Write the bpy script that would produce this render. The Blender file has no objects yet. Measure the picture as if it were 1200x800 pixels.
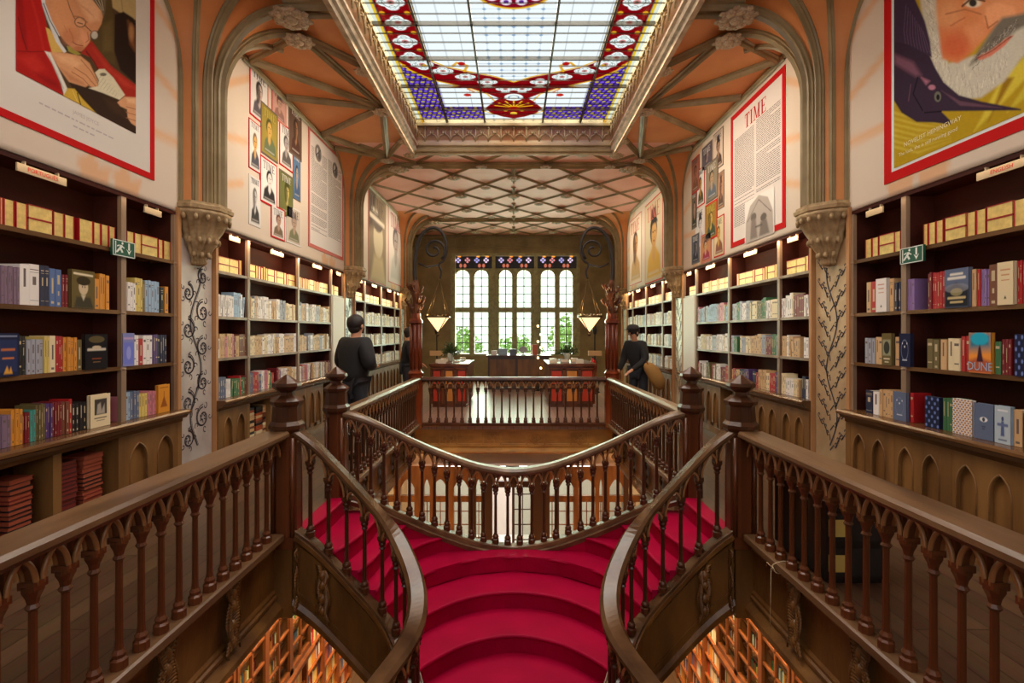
import bpy, bmesh, math, random
import numpy as np
from mathutils import Vector
R = random.Random(7)
PI = math.pi
SC = bpy.context.scene
COL = SC.collection
def lin(v):
    v /= 255.0
    return v/12.92 if v <= .04045 else ((v+.055)/1.055)**2.4
def rgb(r, g, b): return (lin(r), lin(g), lin(b))

# ------------------------------------------------------------ camera, world, light, exposure
EYE = 1.65
cam_d = bpy.data.cameras.new('camera'); cam = bpy.data.objects.new('camera', cam_d); COL.objects.link(cam)
cam.location = (0, 0, EYE); cam.rotation_euler = (PI/2, 0, 0)
cam_d.lens = 18; cam_d.sensor_width = 36; cam_d.shift_x = -2/1200; cam_d.shift_y = -10/1200
cam_d.clip_start = .05; cam_d.clip_end = 200
SC.camera = cam
SC.view_settings.view_transform = 'Standard'; SC.view_settings.look = 'None'
SC.view_settings.gamma = 1; SC.view_settings.use_curve_mapping = False
SC.view_settings.exposure = 0.5
SC.cycles.max_bounces = 8; SC.cycles.transparent_max_bounces = 12
SC.cycles.sample_clamp_indirect = 6
w = bpy.data.worlds.new('sky'); SC.world = w; w.use_nodes = True
nt = w.node_tree; bg = nt.nodes['Background']
bg.inputs[0].default_value = (.93, .97, 1, 1); bg.inputs[1].default_value = 1.8
def area(name, loc, sx, sy, power, color, direction=(0, 0, -1), spread=PI):
    d = bpy.data.lights.new(name, 'AREA'); d.shape = 'RECTANGLE'; d.size = sx; d.size_y = sy
    d.energy = power; d.color = color; d.spread = spread
    o = bpy.data.objects.new(name, d); COL.objects.link(o); o.location = loc
    o.rotation_euler = Vector(direction).to_track_quat('-Z', 'Y').to_euler()
    return o
def bulb(name, loc, power, color, r=.05):
    d = bpy.data.lights.new(name, 'POINT'); d.energy = power; d.color = color; d.shadow_soft_size = r
    o = bpy.data.objects.new(name, d); COL.objects.link(o); o.location = loc
    return o
def strip(name, loc, length, width, power, color, direction, spread=PI):     # long side runs along the hall
    return area(name, loc, length, width, power, color, direction, spread)
WARM = (1, .72, .42)
area('skylight_daylight', (0, 5.5, 6.3), 3.7, 7.7, 1250, (1, .91, .78))
area('window_daylight', (0, 18.6, 2.6), 4.6, 3.6, 620, (.97, 1, .93), (0, -1, .12))
area('near_fill_light', (0, -1.9, 3.3), 5.0, 2.6, 14, (1, .8, .6), (0, 1, -.1))  # added fill light from behind the viewer, brightening the near parts
area('vestibule_fill_light', (0, 15.6, -.95), 5.5, 3.2, 260, (1, .98, .95))  # added unseen lamp, put in to whiten the entrance panes
for s in (-1, 1):                       # strip lights along the tops of the bookcases
    for (y0, y1, p) in ((5.9, 10.0, 16), (10.9, 15.2, 22), (2.4, 5.0, .8)):
        strip('bookcase_strip_light', (s*3.30, (y0+y1)/2, 2.81), y1-y0, .03, p, WARM, (s*.35, 0, -1))
    strip('ground_shelf_light', (s*2.5, 8.6, -.75), 5.5, .5, 430, (1, .70, .36), (s*.5, 0, -1))
    strip('ground_shelf_light', (s*2.4, 4.8, -.75), 2.0, .4, 50, (1, .70, .38), (s*.5, 0, -1))
for s in (-1, 1):                       # added fill lights without fixtures, turned from the camera, aimed at the shelves
    strip('shelf_fill_light', (s*1.66, 7.4, 4.84), 3.4, .04, 17, (1, .84, .66), (s*1, 0, -.45), 1.6)
    strip('shelf_fill_light', (s*1.66, 3.6, 4.84), 3.0, .04, 2.5, (1, .84, .66), (s*1, 0, -.45), 1.6)
    strip('shelf_fill_light', (s*1.9, 12.8, 4.84), 4.2, .04, 14, (1, .84, .66), (s*1, 0, -.45), 1.6)

# ------------------------------------------------------------ materials
def M_(name, color, rough=.5, metal=0, noise=0, nscale=8, stretch=(1, 1, 1), bump=0, bscale=40, spec=.5, coat=0, c2=None, emit=None, es=0, attr=None):
    m = bpy.data.materials.new(name); m.use_nodes = True; t = m.node_tree; N = t.nodes; L = t.links
    b = N['Principled BSDF']; b.inputs['Roughness'].default_value = rough; b.inputs['Metallic'].default_value = metal
    b.inputs['Specular IOR Level'].default_value = spec; b.inputs['Coat Weight'].default_value = coat
    b.inputs['Base Color'].default_value = (*color, 1)
    tc = N.new('ShaderNodeTexCoord'); mp = N.new('ShaderNodeMapping'); mp.inputs['Scale'].default_value = stretch
    L.new(tc.outputs['Object'], mp.inputs[0])
    src = None
    if attr:
        a = N.new('ShaderNodeAttribute'); a.attribute_name = attr; src = a.outputs['Color']
        L.new(src, b.inputs['Base Color'])
    elif noise or c2:
        n = N.new('ShaderNodeTexNoise'); n.inputs['Scale'].default_value = nscale; n.inputs['Detail'].default_value = 6
        L.new(mp.outputs[0], n.inputs['Vector'])
        r = N.new('ShaderNodeValToRGB'); r.color_ramp.elements[0].position = .32; r.color_ramp.elements[1].position = .68
        d = c2 or tuple(c*(1-noise) for c in color)
        r.color_ramp.elements[0].color = (*d, 1)
        r.color_ramp.elements[1].color = (*(color if c2 else tuple(min(1, c*(1+noise)) for c in color)), 1)
        L.new(n.outputs['Fac'], r.inputs[0]); L.new(r.outputs[0], b.inputs['Base Color'])
    if bump:
        n2 = N.new('ShaderNodeTexNoise'); n2.inputs['Scale'].default_value = bscale; n2.inputs['Detail'].default_value = 4
        L.new(mp.outputs[0], n2.inputs['Vector'])
        bp = N.new('ShaderNodeBump'); bp.inputs['Strength'].default_value = bump; bp.inputs['Distance'].default_value = .01
        L.new(n2.outputs['Fac'], bp.inputs['Height']); L.new(bp.outputs[0], b.inputs['Normal'])
    if emit:
        b.inputs['Emission Color'].default_value = (*emit, 1); b.inputs['Emission Strength'].default_value = es
    return m
def planks(name, c1, c2, rough, axis='Y', w=.14):
    m = M_(name, c1, rough, noise=.01); t = m.node_tree; N = t.nodes; L = t.links; b = N['Principled BSDF']
    tc = N.new('ShaderNodeTexCoord'); mp = N.new('ShaderNodeMapping')
    if axis == 'Y': mp.inputs['Rotation'].default_value = (0, 0, PI/2)
    L.new(tc.outputs['Object'], mp.inputs[0])
    br = N.new('ShaderNodeTexBrick'); br.inputs['Color1'].default_value = (*c1, 1); br.inputs['Color2'].default_value = (*c2, 1)
    br.inputs['Mortar'].default_value = (*[x*.25 for x in c2], 1); br.inputs['Scale'].default_value = 1
    br.inputs['Brick Width'].default_value = 1.9; br.inputs['Row Height'].default_value = w; br.inputs['Mortar Size'].default_value = .004
    L.new(mp.outputs[0], br.inputs[0])
    n = N.new('ShaderNodeTexNoise'); n.inputs['Scale'].default_value = 3; m2 = N.new('ShaderNodeMapping'); m2.inputs['Scale'].default_value = (1, 14, 1)
    L.new(mp.outputs[0], m2.inputs[0]); L.new(m2.outputs[0], n.inputs[0])
    mx = N.new('ShaderNodeMixRGB'); mx.blend_type = 'MULTIPLY'; mx.inputs[0].default_value = .7
    L.new(br.outputs['Color'], mx.inputs[1]); L.new(n.outputs['Color'], mx.inputs[2])
    gm = N.new('ShaderNodeGamma'); gm.inputs[1].default_value = .75; L.new(mx.outputs[0], gm.inputs[0])
    L.new(gm.outputs[0], b.inputs['Base Color'])
    return m
DARKW = M_('dark_carved_wood', rgb(88, 50, 26), .3, nscale=5, stretch=(1, 1, .15), bump=.2, bscale=60, c2=rgb(52, 27, 13))
REDW = M_('red_brown_wood', rgb(106, 58, 30), .28, c2=rgb(72, 38, 18), nscale=6, stretch=(1, 1, .12))
RAILW = M_('polished_rail_wood', rgb(122, 92, 62), .3, c2=rgb(84, 60, 38), nscale=7, stretch=(1, .2, 1), bump=.1)
OAKW = M_('carved_oak', rgb(124, 84, 38), .38, c2=rgb(80, 50, 20), nscale=6, stretch=(1, .6, .25), bump=.3, bscale=50)
PANELW = M_('oak_panelling', rgb(138, 98, 52), .42, c2=rgb(100, 66, 32), nscale=5, stretch=(1, 1, .2), bump=.15)
UPW = M_('grey_brown_upright_wood', rgb(158, 132, 108), .4, c2=rgb(118, 92, 70), nscale=6, stretch=(1, 1, .1), bump=.1)
BACKW = M_('bookcase_interior_wood', rgb(72, 27, 15), .7, spec=.2, c2=rgb(48, 17, 9), nscale=4, stretch=(1, .2, 1))
LEDGEW = M_('ledge_wood', rgb(112, 78, 46), .25, c2=rgb(82, 54, 30), nscale=5, stretch=(1, .15, 1))
FLOORW = planks('gallery_floor_boards', rgb(88, 60, 38), rgb(64, 42, 26), .3)
REARW = planks('rear_floor_boards', rgb(178, 142, 122), rgb(150, 116, 98), .32)
STONE = M_('grey_green_rib_plaster', rgb(160, 142, 104), .5, c2=rgb(128, 108, 72), nscale=3, bump=.1)
STONEL = M_('pale_boss_plaster', rgb(196, 172, 142), .55, c2=rgb(150, 128, 98), nscale=9, bump=.2)
CAPM = M_('carved_capital_plaster', rgb(186, 160, 118), .6, c2=rgb(140, 112, 74), nscale=12, bump=.4)
ORANGE = M_('orange_vault_plaster', rgb(218, 146, 84), .6, c2=rgb(202, 124, 66), nscale=1.5)
PINK = M_('pink_vault_plaster', rgb(236, 182, 168), .6, c2=rgb(224, 160, 140), nscale=1.5)
OLIVE = M_('olive_wall_plaster', rgb(156, 140, 92), .5, c2=rgb(124, 108, 66), nscale=2)
WALLM = M_('ochre_wall_plaster', rgb(190, 140, 92), .65, c2=rgb(170, 120, 74), nscale=2)
BANNER = M_('cream_banner_print', rgb(232, 212, 194), .85, spec=.15, attr='Col')
PRINT = M_('printed_picture', (.5, .5, .5), .85, spec=.15, attr='Col')
WHITEM = M_('white_paint', rgb(210, 202, 192), .5)
CARPET = M_('crimson_carpet', rgb(168, 0, 54), .55, c2=rgb(150, 0, 47), nscale=3, bump=.12, bscale=350, spec=.12)
INK = M_('dark_ink', rgb(70, 62, 68), .7)
REDP = M_('red_print', rgb(190, 22, 22), .85, spec=.15)
BRASS = M_('aged_bronze', rgb(92, 74, 44), .35, metal=.8)
IRON = M_('dark_iron', rgb(38, 32, 26), .5, metal=.3)
GLOW = M_('lit_lamp_glass', rgb(250, 220, 170), .4, emit=(1, .62, .30), es=1.25)
BULBM = M_('lit_bulb', rgb(255, 220, 150), .4, emit=(1, .66, .25), es=9)
LEAF = M_('green_leaves', rgb(74, 96, 48), .5, c2=rgb(44, 64, 28), nscale=20)
BLACKM = M_('black_laminate', rgb(28, 26, 26), .35)
STEEL = M_('leaded_bar', rgb(62, 56, 48), .4)
def mk_glass(name, color, attr=None, fac=1.0):
    m = bpy.data.materials.new(name); m.use_nodes = True; N = m.node_tree.nodes; L = m.node_tree.links
    N.clear(); o = N.new('ShaderNodeOutputMaterial'); t = N.new('ShaderNodeBsdfTransparent'); g = N.new('ShaderNodeBsdfGlossy')
    g.inputs['Roughness'].default_value = .08; mx = N.new('ShaderNodeMixShader'); mx.inputs[0].default_value = .03
    t.inputs[0].default_value = (*color, 1)
    if attr:
        a = N.new('ShaderNodeAttribute'); a.attribute_name = attr; L.new(a.outputs['Color'], t.inputs[0])
    L.new(t.outputs[0], mx.inputs[1]); L.new(g.outputs[0], mx.inputs[2]); L.new(mx.outputs[0], o.inputs[0])
    return m
STAINED = mk_glass('stained_glass', (1, 1, 1), 'Col')
PANE = mk_glass('leaded_window_glass', (.86, .95, .84))
CLEAR = mk_glass('clear_glass', (.8, .85, .8))

# ------------------------------------------------------------ mesh builder
class MB:
    def __init__(s): s.v = []; s.f = []; s.m = []; s.sm = []
    def add(s, vs, fs, mi=0, smooth=False):
        n = len(s.v); s.v += [tuple(p) for p in vs]
        for f in fs: s.f.append(tuple(i+n for i in f)); s.m.append(mi); s.sm.append(smooth)
        return s
    def box(s, x0, x1, y0, y1, z0, z1, mi=0, bev=0):
        x0, x1 = min(x0, x1), max(x0, x1); y0, y1 = min(y0, y1), max(y0, y1); z0, z1 = min(z0, z1), max(z0, z1)
        s.add([(x, y, z) for z in (z0, z1) for y in (y0, y1) for x in (x0, x1)],
              [(0, 2, 3, 1), (4, 5, 7, 6), (0, 1, 5, 4), (2, 6, 7, 3), (0, 4, 6, 2), (1, 3, 7, 5)], mi); return s
    def prism(s, poly, f0, f1, mi=0):
        n = len(poly); vs = [f0(*p) for p in poly]+[f1(*p) for p in poly]
        fs = [tuple(range(n-1, -1, -1)), tuple(range(n, 2*n))]+[(i, (i+1) % n, n+(i+1) % n, n+i) for i in range(n)]
        s.add(vs, fs, mi); return s
    def lathe(s, prof, c=(0, 0, 0), n=16, mi=0, smooth=True, a0=0, a1=2*PI, mod=None, rot=0):
        full = abs(a1-a0-2*PI) < 1e-6; k = n if full else n+1; vs = []
        for r, z in prof:
            for i in range(k):
                a = a0+(a1-a0)*i/n+rot; rr = r*(mod(a, z) if mod else 1)
                vs.append((c[0]+rr*math.cos(a), c[1]+rr*math.sin(a), c[2]+z))
        fs = []
        for j in range(len(prof)-1):
            for i in range(n):
                i2 = (i+1) % k
                fs.append((j*k+i, j*k+i2, (j+1)*k+i2, (j+1)*k+i))
        if full:
            if prof[0][0] > 1e-4: fs.append(tuple(range(k-1, -1, -1)))
            if prof[-1][0] > 1e-4: fs.append(tuple((len(prof)-1)*k+i for i in range(k)))
        s.add(vs, fs, mi, smooth); return s
    def sweep(s, path, prof, mi=0, side=None, vertical=False, closed=True, smooth=False, scale=None):
        P = [Vector(p) for p in path]; n = len(P); k = len(prof); vs = []
        for i, p in enumerate(P):
            t = (P[min(i+1, n-1)]-P[max(i-1, 0)]).normalized()
            if side is not None: sd = Vector(side).normalized()
            else:
                sd = Vector((t.y, -t.x, 0))
                sd = sd.normalized() if sd.length > 1e-5 else Vector((1, 0, 0))
            up = Vector((0, 0, 1)) if vertical else sd.cross(t).normalized()
            sc = scale[i] if scale else 1
            for (u, v) in prof: vs.append(p+sd*(u*sc)+up*(v*sc))
        fs = []
        for i in range(n-1):
            for j in range(k if closed else k-1):
                j2 = (j+1) % k; fs.append((i*k+j, i*k+j2, (i+1)*k+j2, (i+1)*k+j))
        if closed: fs += [tuple(range(k-1, -1, -1)), tuple((n-1)*k+j for j in range(k))]
        s.add(vs, fs, mi, smooth); return s
    def tube(s, path, r, n=6, mi=0, scale=None):
        P = [Vector(p) for p in path]; m = len(P); vs = []; ref = None
        for i, p in enumerate(P):
            t = (P[min(i+1, m-1)]-P[max(i-1, 0)]).normalized()
            if ref is None: ref = Vector((0, 0, 1)) if abs(t.z) < .9 else Vector((0, 1, 0))
            a = (ref-t*ref.dot(t)).normalized(); b = t.cross(a); ref = a
            rr = r*(scale[i] if scale else 1)
            for j in range(n): vs.append(p+a*(rr*math.cos(2*PI*j/n))+b*(rr*math.sin(2*PI*j/n)))
        fs = [(i*n+j, i*n+(j+1) % n, (i+1)*n+(j+1) % n, (i+1)*n+j) for i in range(m-1) for j in range(n)]
        fs += [tuple(range(n-1, -1, -1)), tuple((m-1)*n+j for j in range(n))]
        s.add(vs, fs, mi, True); return s
    def ball(s, c, r, mi=0, n=10, m=6, sq=(1, 1, 1), mod=None):
        prof = [(math.sin(PI*i/m), -math.cos(PI*i/m)) for i in range(m+1)]; vs = []; fs = []
        for a, z in prof:
            for j in range(n):
                q = 2*PI*j/n; k = mod(q, z) if mod else 1
                vs.append((c[0]+r*a*math.cos(q)*sq[0]*k, c[1]+r*a*math.sin(q)*sq[1]*k, c[2]+r*z*sq[2]*k))
        for i in range(m):
            for j in range(n): fs.append((i*n+j, i*n+(j+1) % n, (i+1)*n+(j+1) % n, (i+1)*n+j))
        s.add(vs, fs, mi, True); return s
    def mesh(s, name, origin=(0, 0, 0), mats=(), recalc=True):
        me = bpy.data.meshes.new(name); o = origin
        me.from_pydata([(a-o[0], b-o[1], c-o[2]) for a, b, c in s.v], [], s.f)
        me.polygons.foreach_set('material_index', s.m); me.polygons.foreach_set('use_smooth', s.sm)
        for m in mats: me.materials.append(m)
        if recalc:
            bm = bmesh.new(); bm.from_mesh(me); bmesh.ops.recalc_face_normals(bm, faces=bm.faces); bm.to_mesh(me); bm.free()
        me.update(); return me
    def build(s, name, mats, parent=None, origin=None, bevel=0, recalc=True):
        if not isinstance(mats, (list, tuple)): mats = [mats]
        po = world_of(parent) if parent else (0, 0, 0)
        if origin is None: origin = po
        o = bpy.data.objects.new(name, s.mesh(name, origin, mats, recalc)); COL.objects.link(o)
        if parent: o.parent = parent
        o.location = tuple(a-b for a, b in zip(origin, po)); o['wo'] = list(origin)
        if bevel:
            b = o.modifiers.new('b', 'BEVEL'); b.width = bevel; b.segments = 2; b.limit_method = 'ANGLE'
        return o
def world_of(o): return tuple(o['wo'])
def tag(o, label=None, cat=None, group=None, kind=None):
    if label: o['label'] = label
    if cat: o['category'] = cat
    if group: o['group'] = group
    if kind: o['kind'] = kind
    return o
def empty(name, loc, label=None, cat=None, group=None, kind=None):
    o = bpy.data.objects.new(name, None); COL.objects.link(o); o.location = loc; o['wo'] = list(loc); o.empty_display_size = .1
    return tag(o, label, cat, group, kind)
def struct(o): o['kind'] = 'structure'; return o
def put(mesh_obj, parent, loc):      # copy of a part at a world place
    c = mesh_obj.copy(); COL.objects.link(c); po = world_of(parent); c.parent = parent
    c.location = tuple(a-b for a, b in zip(loc, po)); c['wo'] = list(loc); return c
def at(x, y, d): return Vector(((x-602)*d/600, d, EYE+(390-y)*d/600))
def Yof(x, X=3.32): return 600*X/abs(x-602)
def Zof(y, d): return EYE+(390-y)*d/600
def text_faces(mb, s, size, fn, mi=0, align='CENTER', xs=1):
    c = bpy.data.curves.new('t', 'FONT'); c.body = s; c.size = size; c.align_x = align; c.align_y = 'CENTER'; c.resolution_u = 2
    o = bpy.data.objects.new('t', c); me = bpy.data.meshes.new_from_object(o)
    mb.add([fn(v.co.x*xs, v.co.y) for v in me.vertices], [tuple(p.vertices) for p in me.polygons], mi)
    bpy.data.objects.remove(o); bpy.data.meshes.remove(me); bpy.data.curves.remove(c)
def serif(mb, word, h, fn, mi=0, x0=0, bold=1.0):     # roman capitals with serifs, in (a, b) plane
    t = .17*h*bold; th = .06*h; a = x0
    def q(x0, y0, x1, y1, w0=None):
        mb.add([fn(x0, y0), fn(x1, y0), fn(x1, y1), fn(x0, y1)], [(0, 1, 2, 3)], mi)
    def para(p): mb.add([fn(*v) for v in p], [tuple(range(len(p)))], mi)
    for ch in word:
        if ch == 'T':
            W = .72*h; q(a, h-th*1.4, a+W, h); q(a, h-.25*h, a+th, h); q(a+W-th, h-.25*h, a+W, h)
            q(a+W/2-t/2, 0, a+W/2+t/2, h); q(a+W/2-t, 0, a+W/2+t, th)
        elif ch == 'I':
            W = .34*h; q(a+W/2-t/2, 0, a+W/2+t/2, h); q(a, 0, a+W, th); q(a, h-th, a+W, h)
        elif ch == 'M':
            W = 1.0*h; q(a+.12*h, 0, a+.12*h+th*1.2, h); q(a+W-.12*h-t, 0, a+W-.12*h, h)
            para([(a+.1*h, h), (a+.1*h+t, h), (a+W/2+t/3, .05*h), (a+W/2-t/3, .05*h)])
            para([(a+W-.1*h-th, h), (a+W-.1*h, h), (a+W/2+t/4, .05*h), (a+W/2-t/5, .05*h)])
            q(a, 0, a+.32*h, th); q(a+W-.38*h, 0, a+W, th); q(a, h-th, a+.2*h, h); q(a+W-.2*h, h-th, a+W, h)
        elif ch == 'E':
            W = .66*h; q(a+.08*h, 0, a+.08*h+t, h); q(a, 0, a+W, th); q(a, h-th, a+W, h); q(a+.08*h, h/2-th/2, a+W*.75, h/2+th/2)
            q(a+W-th, 0, a+W, .24*h); q(a+W-th, h-.24*h, a+W, h); q(a+W*.75-th, h*.38, a+W*.75, h*.62)
        a += W+.12*h
    return a

# ------------------------------------------------------------ painted grids (prints, glass): colour per vertex
def A3(c): return np.array(rgb(*c))
class Canvas:
    def __init__(s, px, py, base): s.x = px; s.y = py; s.c = np.empty(px.shape+(3,)); s.c[:] = A3(base)
    def over(s, a, col):
        col = A3(col) if not isinstance(col, np.ndarray) else col
        s.c = s.c*(1-a[..., None])+col*a[..., None]; return s
    def poly(s, pts, col, e=.8, op=1):
        x, y = s.x, s.y; d = np.full(x.shape, 1e9); ins = np.zeros(x.shape, bool); n = len(pts)
        for i in range(n):
            (ax, ay), (bx, by) = pts[i], pts[(i+1) % n]; ex, ey = bx-ax, by-ay; L = ex*ex+ey*ey+1e-12
            t = np.clip(((x-ax)*ex+(y-ay)*ey)/L, 0, 1); d = np.minimum(d, (x-ax-t*ex)**2+(y-ay-t*ey)**2)
            c = ((ay > y) != (by > y)) & (x < (bx-ax)*(y-ay)/((by-ay) if by != ay else 1e-9)+ax); ins ^= c
        d = np.sqrt(d); sd = np.where(ins, d, -d)
        return s.over(np.clip(sd/e+.5, 0, 1)*op, col)
    def ell(s, cx, cy, rx, ry, col, e=.15, op=1, ang=0, ring=None):
        ca, sa = math.cos(ang), math.sin(ang); u = (s.x-cx)*ca+(s.y-cy)*sa; v = -(s.x-cx)*sa+(s.y-cy)*ca
        q = np.sqrt((u/rx)**2+(v/ry)**2)
        a = np.clip((1-q)/e+.5, 0, 1) if ring is None else np.clip(1-abs(q-1)/ring, 0, 1)
        return s.over(a*op, col)
    def line(s, pts, w, col, op=1, e=.5):
        d = np.full(s.x.shape, 1e9)
        for (ax, ay), (bx, by) in zip(pts[:-1], pts[1:]):
            ex, ey = bx-ax, by-ay; L = ex*ex+ey*ey+1e-12
            t = np.clip(((s.x-ax)*ex+(s.y-ay)*ey)/L, 0, 1); d = np.minimum(d, (s.x-ax-t*ex)**2+(s.y-ay-t*ey)**2)
        return s.over(np.clip((w/2-np.sqrt(d))/(e*w)+.5, 0, 1)*op, col)
    def wob(s, amt, fx, fy, seed=0):
        n = np.sin(s.x*fx+seed+2*np.sin(s.y*fy*.7))*np.sin(s.y*fy+seed*2+1.5*np.sin(s.x*fx*.6))
        s.c = np.clip(s.c*(1+amt*n[..., None]), 0, 1); return s
def grid_obj(name, P, colors, mat, parent=None):
    ny, nx = P.shape[:2]; o = world_of(parent) if parent else (0, 0, 0)
    V = (P-np.array(o)).reshape(-1, 3); idx = np.arange(nx*ny).reshape(ny, nx)
    F = np.stack([idx[:-1, :-1], idx[:-1, 1:], idx[1:, 1:], idx[1:, :-1]], -1).reshape(-1, 4)
    me = bpy.data.meshes.new(name); me.vertices.add(len(V)); me.vertices.foreach_set('co', V.ravel())
    me.loops.add(F.size); me.loops.foreach_set('vertex_index', F.ravel().astype('i'))
    me.polygons.add(len(F)); me.polygons.foreach_set('loop_start', np.arange(0, F.size, 4, dtype='i')); me.polygons.foreach_set('loop_total', np.full(len(F), 4, 'i'))
    me.update(calc_edges=True)
    a = me.attributes.new('Col', 'FLOAT_COLOR', 'POINT')
    c = np.ones((len(V), 4)); c[:, :3] = colors.reshape(-1, 3); a.data.foreach_set('color', c.ravel())
    me.materials.append(mat); ob = bpy.data.objects.new(name, me); COL.objects.link(ob)
    if parent: ob.parent = parent
    ob['wo'] = list(o); return ob
# ------------------------------------------------------------ large structure
WX = 3.36            # face of bookcases and banners
RX = 1.80            # line of the balustrades
TOP = 5.10           # vault height
GF = -5.3            # ground floor
PIERS = (0.38, 5.43, 10.45, 15.47)
m = MB()
for s in (-1, 1):
    m.box(s*1.94, s*3.66, -1.9, 4.3, -.10, 0).box(s*1.84, s*3.66, 4.3, 9.3, -.10, 0)
m.box(-1.94, 1.94, -1.9, .25, -.10, 0)
struct(m.build('floor', FLOORW))
m = MB().box(-3.66, 3.66, 9.3, 18.0, -.10, 0); struct(m.build('floor', REARW))
m = MB().box(-3.9, 3.9, -1.9, 18.2, GF-.1, GF); struct(m.build('floor', FLOORW))
m = MB()                                    # plaster soffit over the rear of the ground floor
m.box(-3.66, 3.66, 9.40, 13.4, -.79, -.75)
o = struct(m.build('ceiling', WHITEM))
m = MB()
for k in range(4): m.box(-1.5+k*.8, -.95+k*.8, 9.42, 9.80, -.805, -.79)
m.build('light_panel', M_('lit_ceiling_panel', rgb(255, 250, 240), emit=(1, .96, .9), es=3), o)
for s, nm in ((-1, 'wall_left'), (1, 'wall_right')):
    struct(MB().box(s*3.66, s*3.9, -1.9, 18.2, GF, 5.9).build(nm, WALLM))
# rear wall with the opening of the tall window
OX0, OX1, OZ0, OZ1 = -2.2, 2.3, .88, 4.42
m = MB(); m.box(-3.66, OX0, 18, 18.25, -.66, 5.9); m.box(OX1, 3.66, 18, 18.25, -.66, 5.9)
m.box(OX0, OX1, 18, 18.25, -.66, OZ0); m.box(OX0, OX1, 18, 18.25, OZ1, 5.9)
wb = struct(m.build('wall_back', OLIVE))
m = MB(); 
for z in (4.62, 4.70, 4.98): m.box(-3.6, 3.6, 17.93, 18.0, z, z+.045)
for i in range(28): m.box(-3.4+i*.245, -3.4+i*.245+.12, 17.96, 18.0, 4.76, 4.94)
struct(m.build('trim_1', OLIVE))
# wall behind the viewer with a wide window opening
m = MB(); m.box(-3.66, -2.4, -2.1, -1.9, GF, 5.9); m.box(2.4, 3.66, -2.1, -1.9, GF, 5.9); m.box(-2.4, 2.4, -2.1, -1.9, GF, 1.6); m.box(-2.4, 2.4, -2.1, -1.9, 4.6, 5.9)
struct(m.build('wall_front', WALLM))
# ceiling
SY0, SY1, SX = 1.70, 9.28, 1.80
m = MB()
for s in (-1, 1): m.box(s*SX, s*3.66, -1.9, SY1, TOP, TOP+.12, 0)
m.box(-SX, SX, -1.9, SY0, TOP, TOP+.12, 0); m.box(-3.66, 3.66, SY1, 18.0, TOP, TOP+.12, 1)
ceil = struct(m.build('ceiling', [ORANGE, PINK]))
def rfan(z):
    if z < 4.2: return .24
    t = min(1, (z-4.2)/(TOP-4.2)); return .24+.76*(1-math.sqrt(max(0, 1-t*t)))
RIBP = [(-.055, 0), (-.055, .025), (-.03, .035), (-.022, .06), (0, .085), (.022, .06), (.03, .035), (.055, .025), (.055, 0)]
RIBB = [(u*1.7, v*1.5) for u, v in RIBP]
def rib(mb, p, q, prof=RIBP, mi=0):            # straight rib on the ceiling; profile hangs down
    a, b = Vector(p), Vector(q); mb.sweep([a, b], [(u, -v) for u, v in prof], mi); return mb
zs = [4.2+(TOP-4.2)*math.sin(PI/2*i/12) for i in range(13)]
def rosette(c, r, flat=.45, k=8):
    b = MB(); b.ball(c, r*.38, 0, 10, 6, (1, 1, .9))
    for j in range(k):
        a = 2*PI*j/k
        b.ball((c[0]+r*.62*math.cos(a), c[1]+r*.62*math.sin(a), c[2]+.012), r*.36, 0, 6, 4, (1, 1, flat*1.3))
        a += PI/k; b.ball((c[0]+r*.9*math.cos(a), c[1]+r*.9*math.sin(a), c[2]+.03), r*.24, 0, 5, 4, (1, 1, flat))
    return b
PN = {0: 'nearest the viewer', 1: 'between the first and second bookcases', 2: 'between the second and third bookcases', 3: 'beyond the rearmost bookcase'}
boss0 = None
def boss(x, y, z, r, par=None):
    global boss0
    if boss0 is None:
        boss0 = rosette((0, 0, 0), 1).build('boss', STONEL, ceil); o = boss0
    else: o = boss0.copy(); COL.objects.link(o); o.parent = ceil
    o.location = (x, y, z); o.scale = (r, r, r*.8); o['wo'] = [x, y, z]; return o
def capital(mb, s, yp):
    prof = [(.06, 2.36), (.09, 2.39), (.08, 2.43), (.115, 2.48), (.155, 2.56), (.20, 2.62), (.19, 2.66), (.225, 2.72), (.27, 2.82), (.318, 2.87), (.325, 2.90)]
    def mod(a, z): return 1+.075*math.cos(20*a)*(1 if z < 2.86 else .2)
    mb.lathe(prof, (s*WX, yp, 0), 80, 0, True, mod=mod)
    for zc, rr, k in ((2.61, .205, 14), (2.83, .31, 18), (2.47, .12, 10)):      # curled leaf tips
        for j in range(k):
            a = 2*PI*j/k; mb.ball((s*WX+rr*math.cos(a), yp+rr*math.sin(a), zc), .023, 0, 6, 4, (1, 1, 1.5))
    mb.lathe([(.30, 2.895), (.345, 2.915), (.35, 2.95), (.325, 2.965), (.325, 2.985), (.28, 2.99)], (s*WX, yp, 0), 8, 0, False, rot=PI/8)
def ribbon(mb, pts, wd, fn, mi=0):
    n = len(pts); vs = []
    for i, (a, b) in enumerate(pts):
        a0, b0 = pts[max(i-1, 0)]; a1, b1 = pts[min(i+1, n-1)]; L = math.hypot(a1-a0, b1-b0) or 1
        nx, ny = -(b1-b0)/L, (a1-a0)/L; ww = (wd[i] if isinstance(wd, list) else wd)/2
        vs += [fn(a+nx*ww, b+ny*ww), fn(a-nx*ww, b-ny*ww)]
    mb.add(vs, [(2*i, 2*i+1, 2*i+3, 2*i+2) for i in range(n-1)], mi)
def spiral(c, r0, turns, a0, d, n=22):
    return [(c[0]+r0*(1-.82*t/n)*math.cos(a0+d*turns*2*PI*t/n), c[1]+r0*(1-.82*t/n)*math.sin(a0+d*turns*2*PI*t/n)) for t in range(n+1)]
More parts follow.
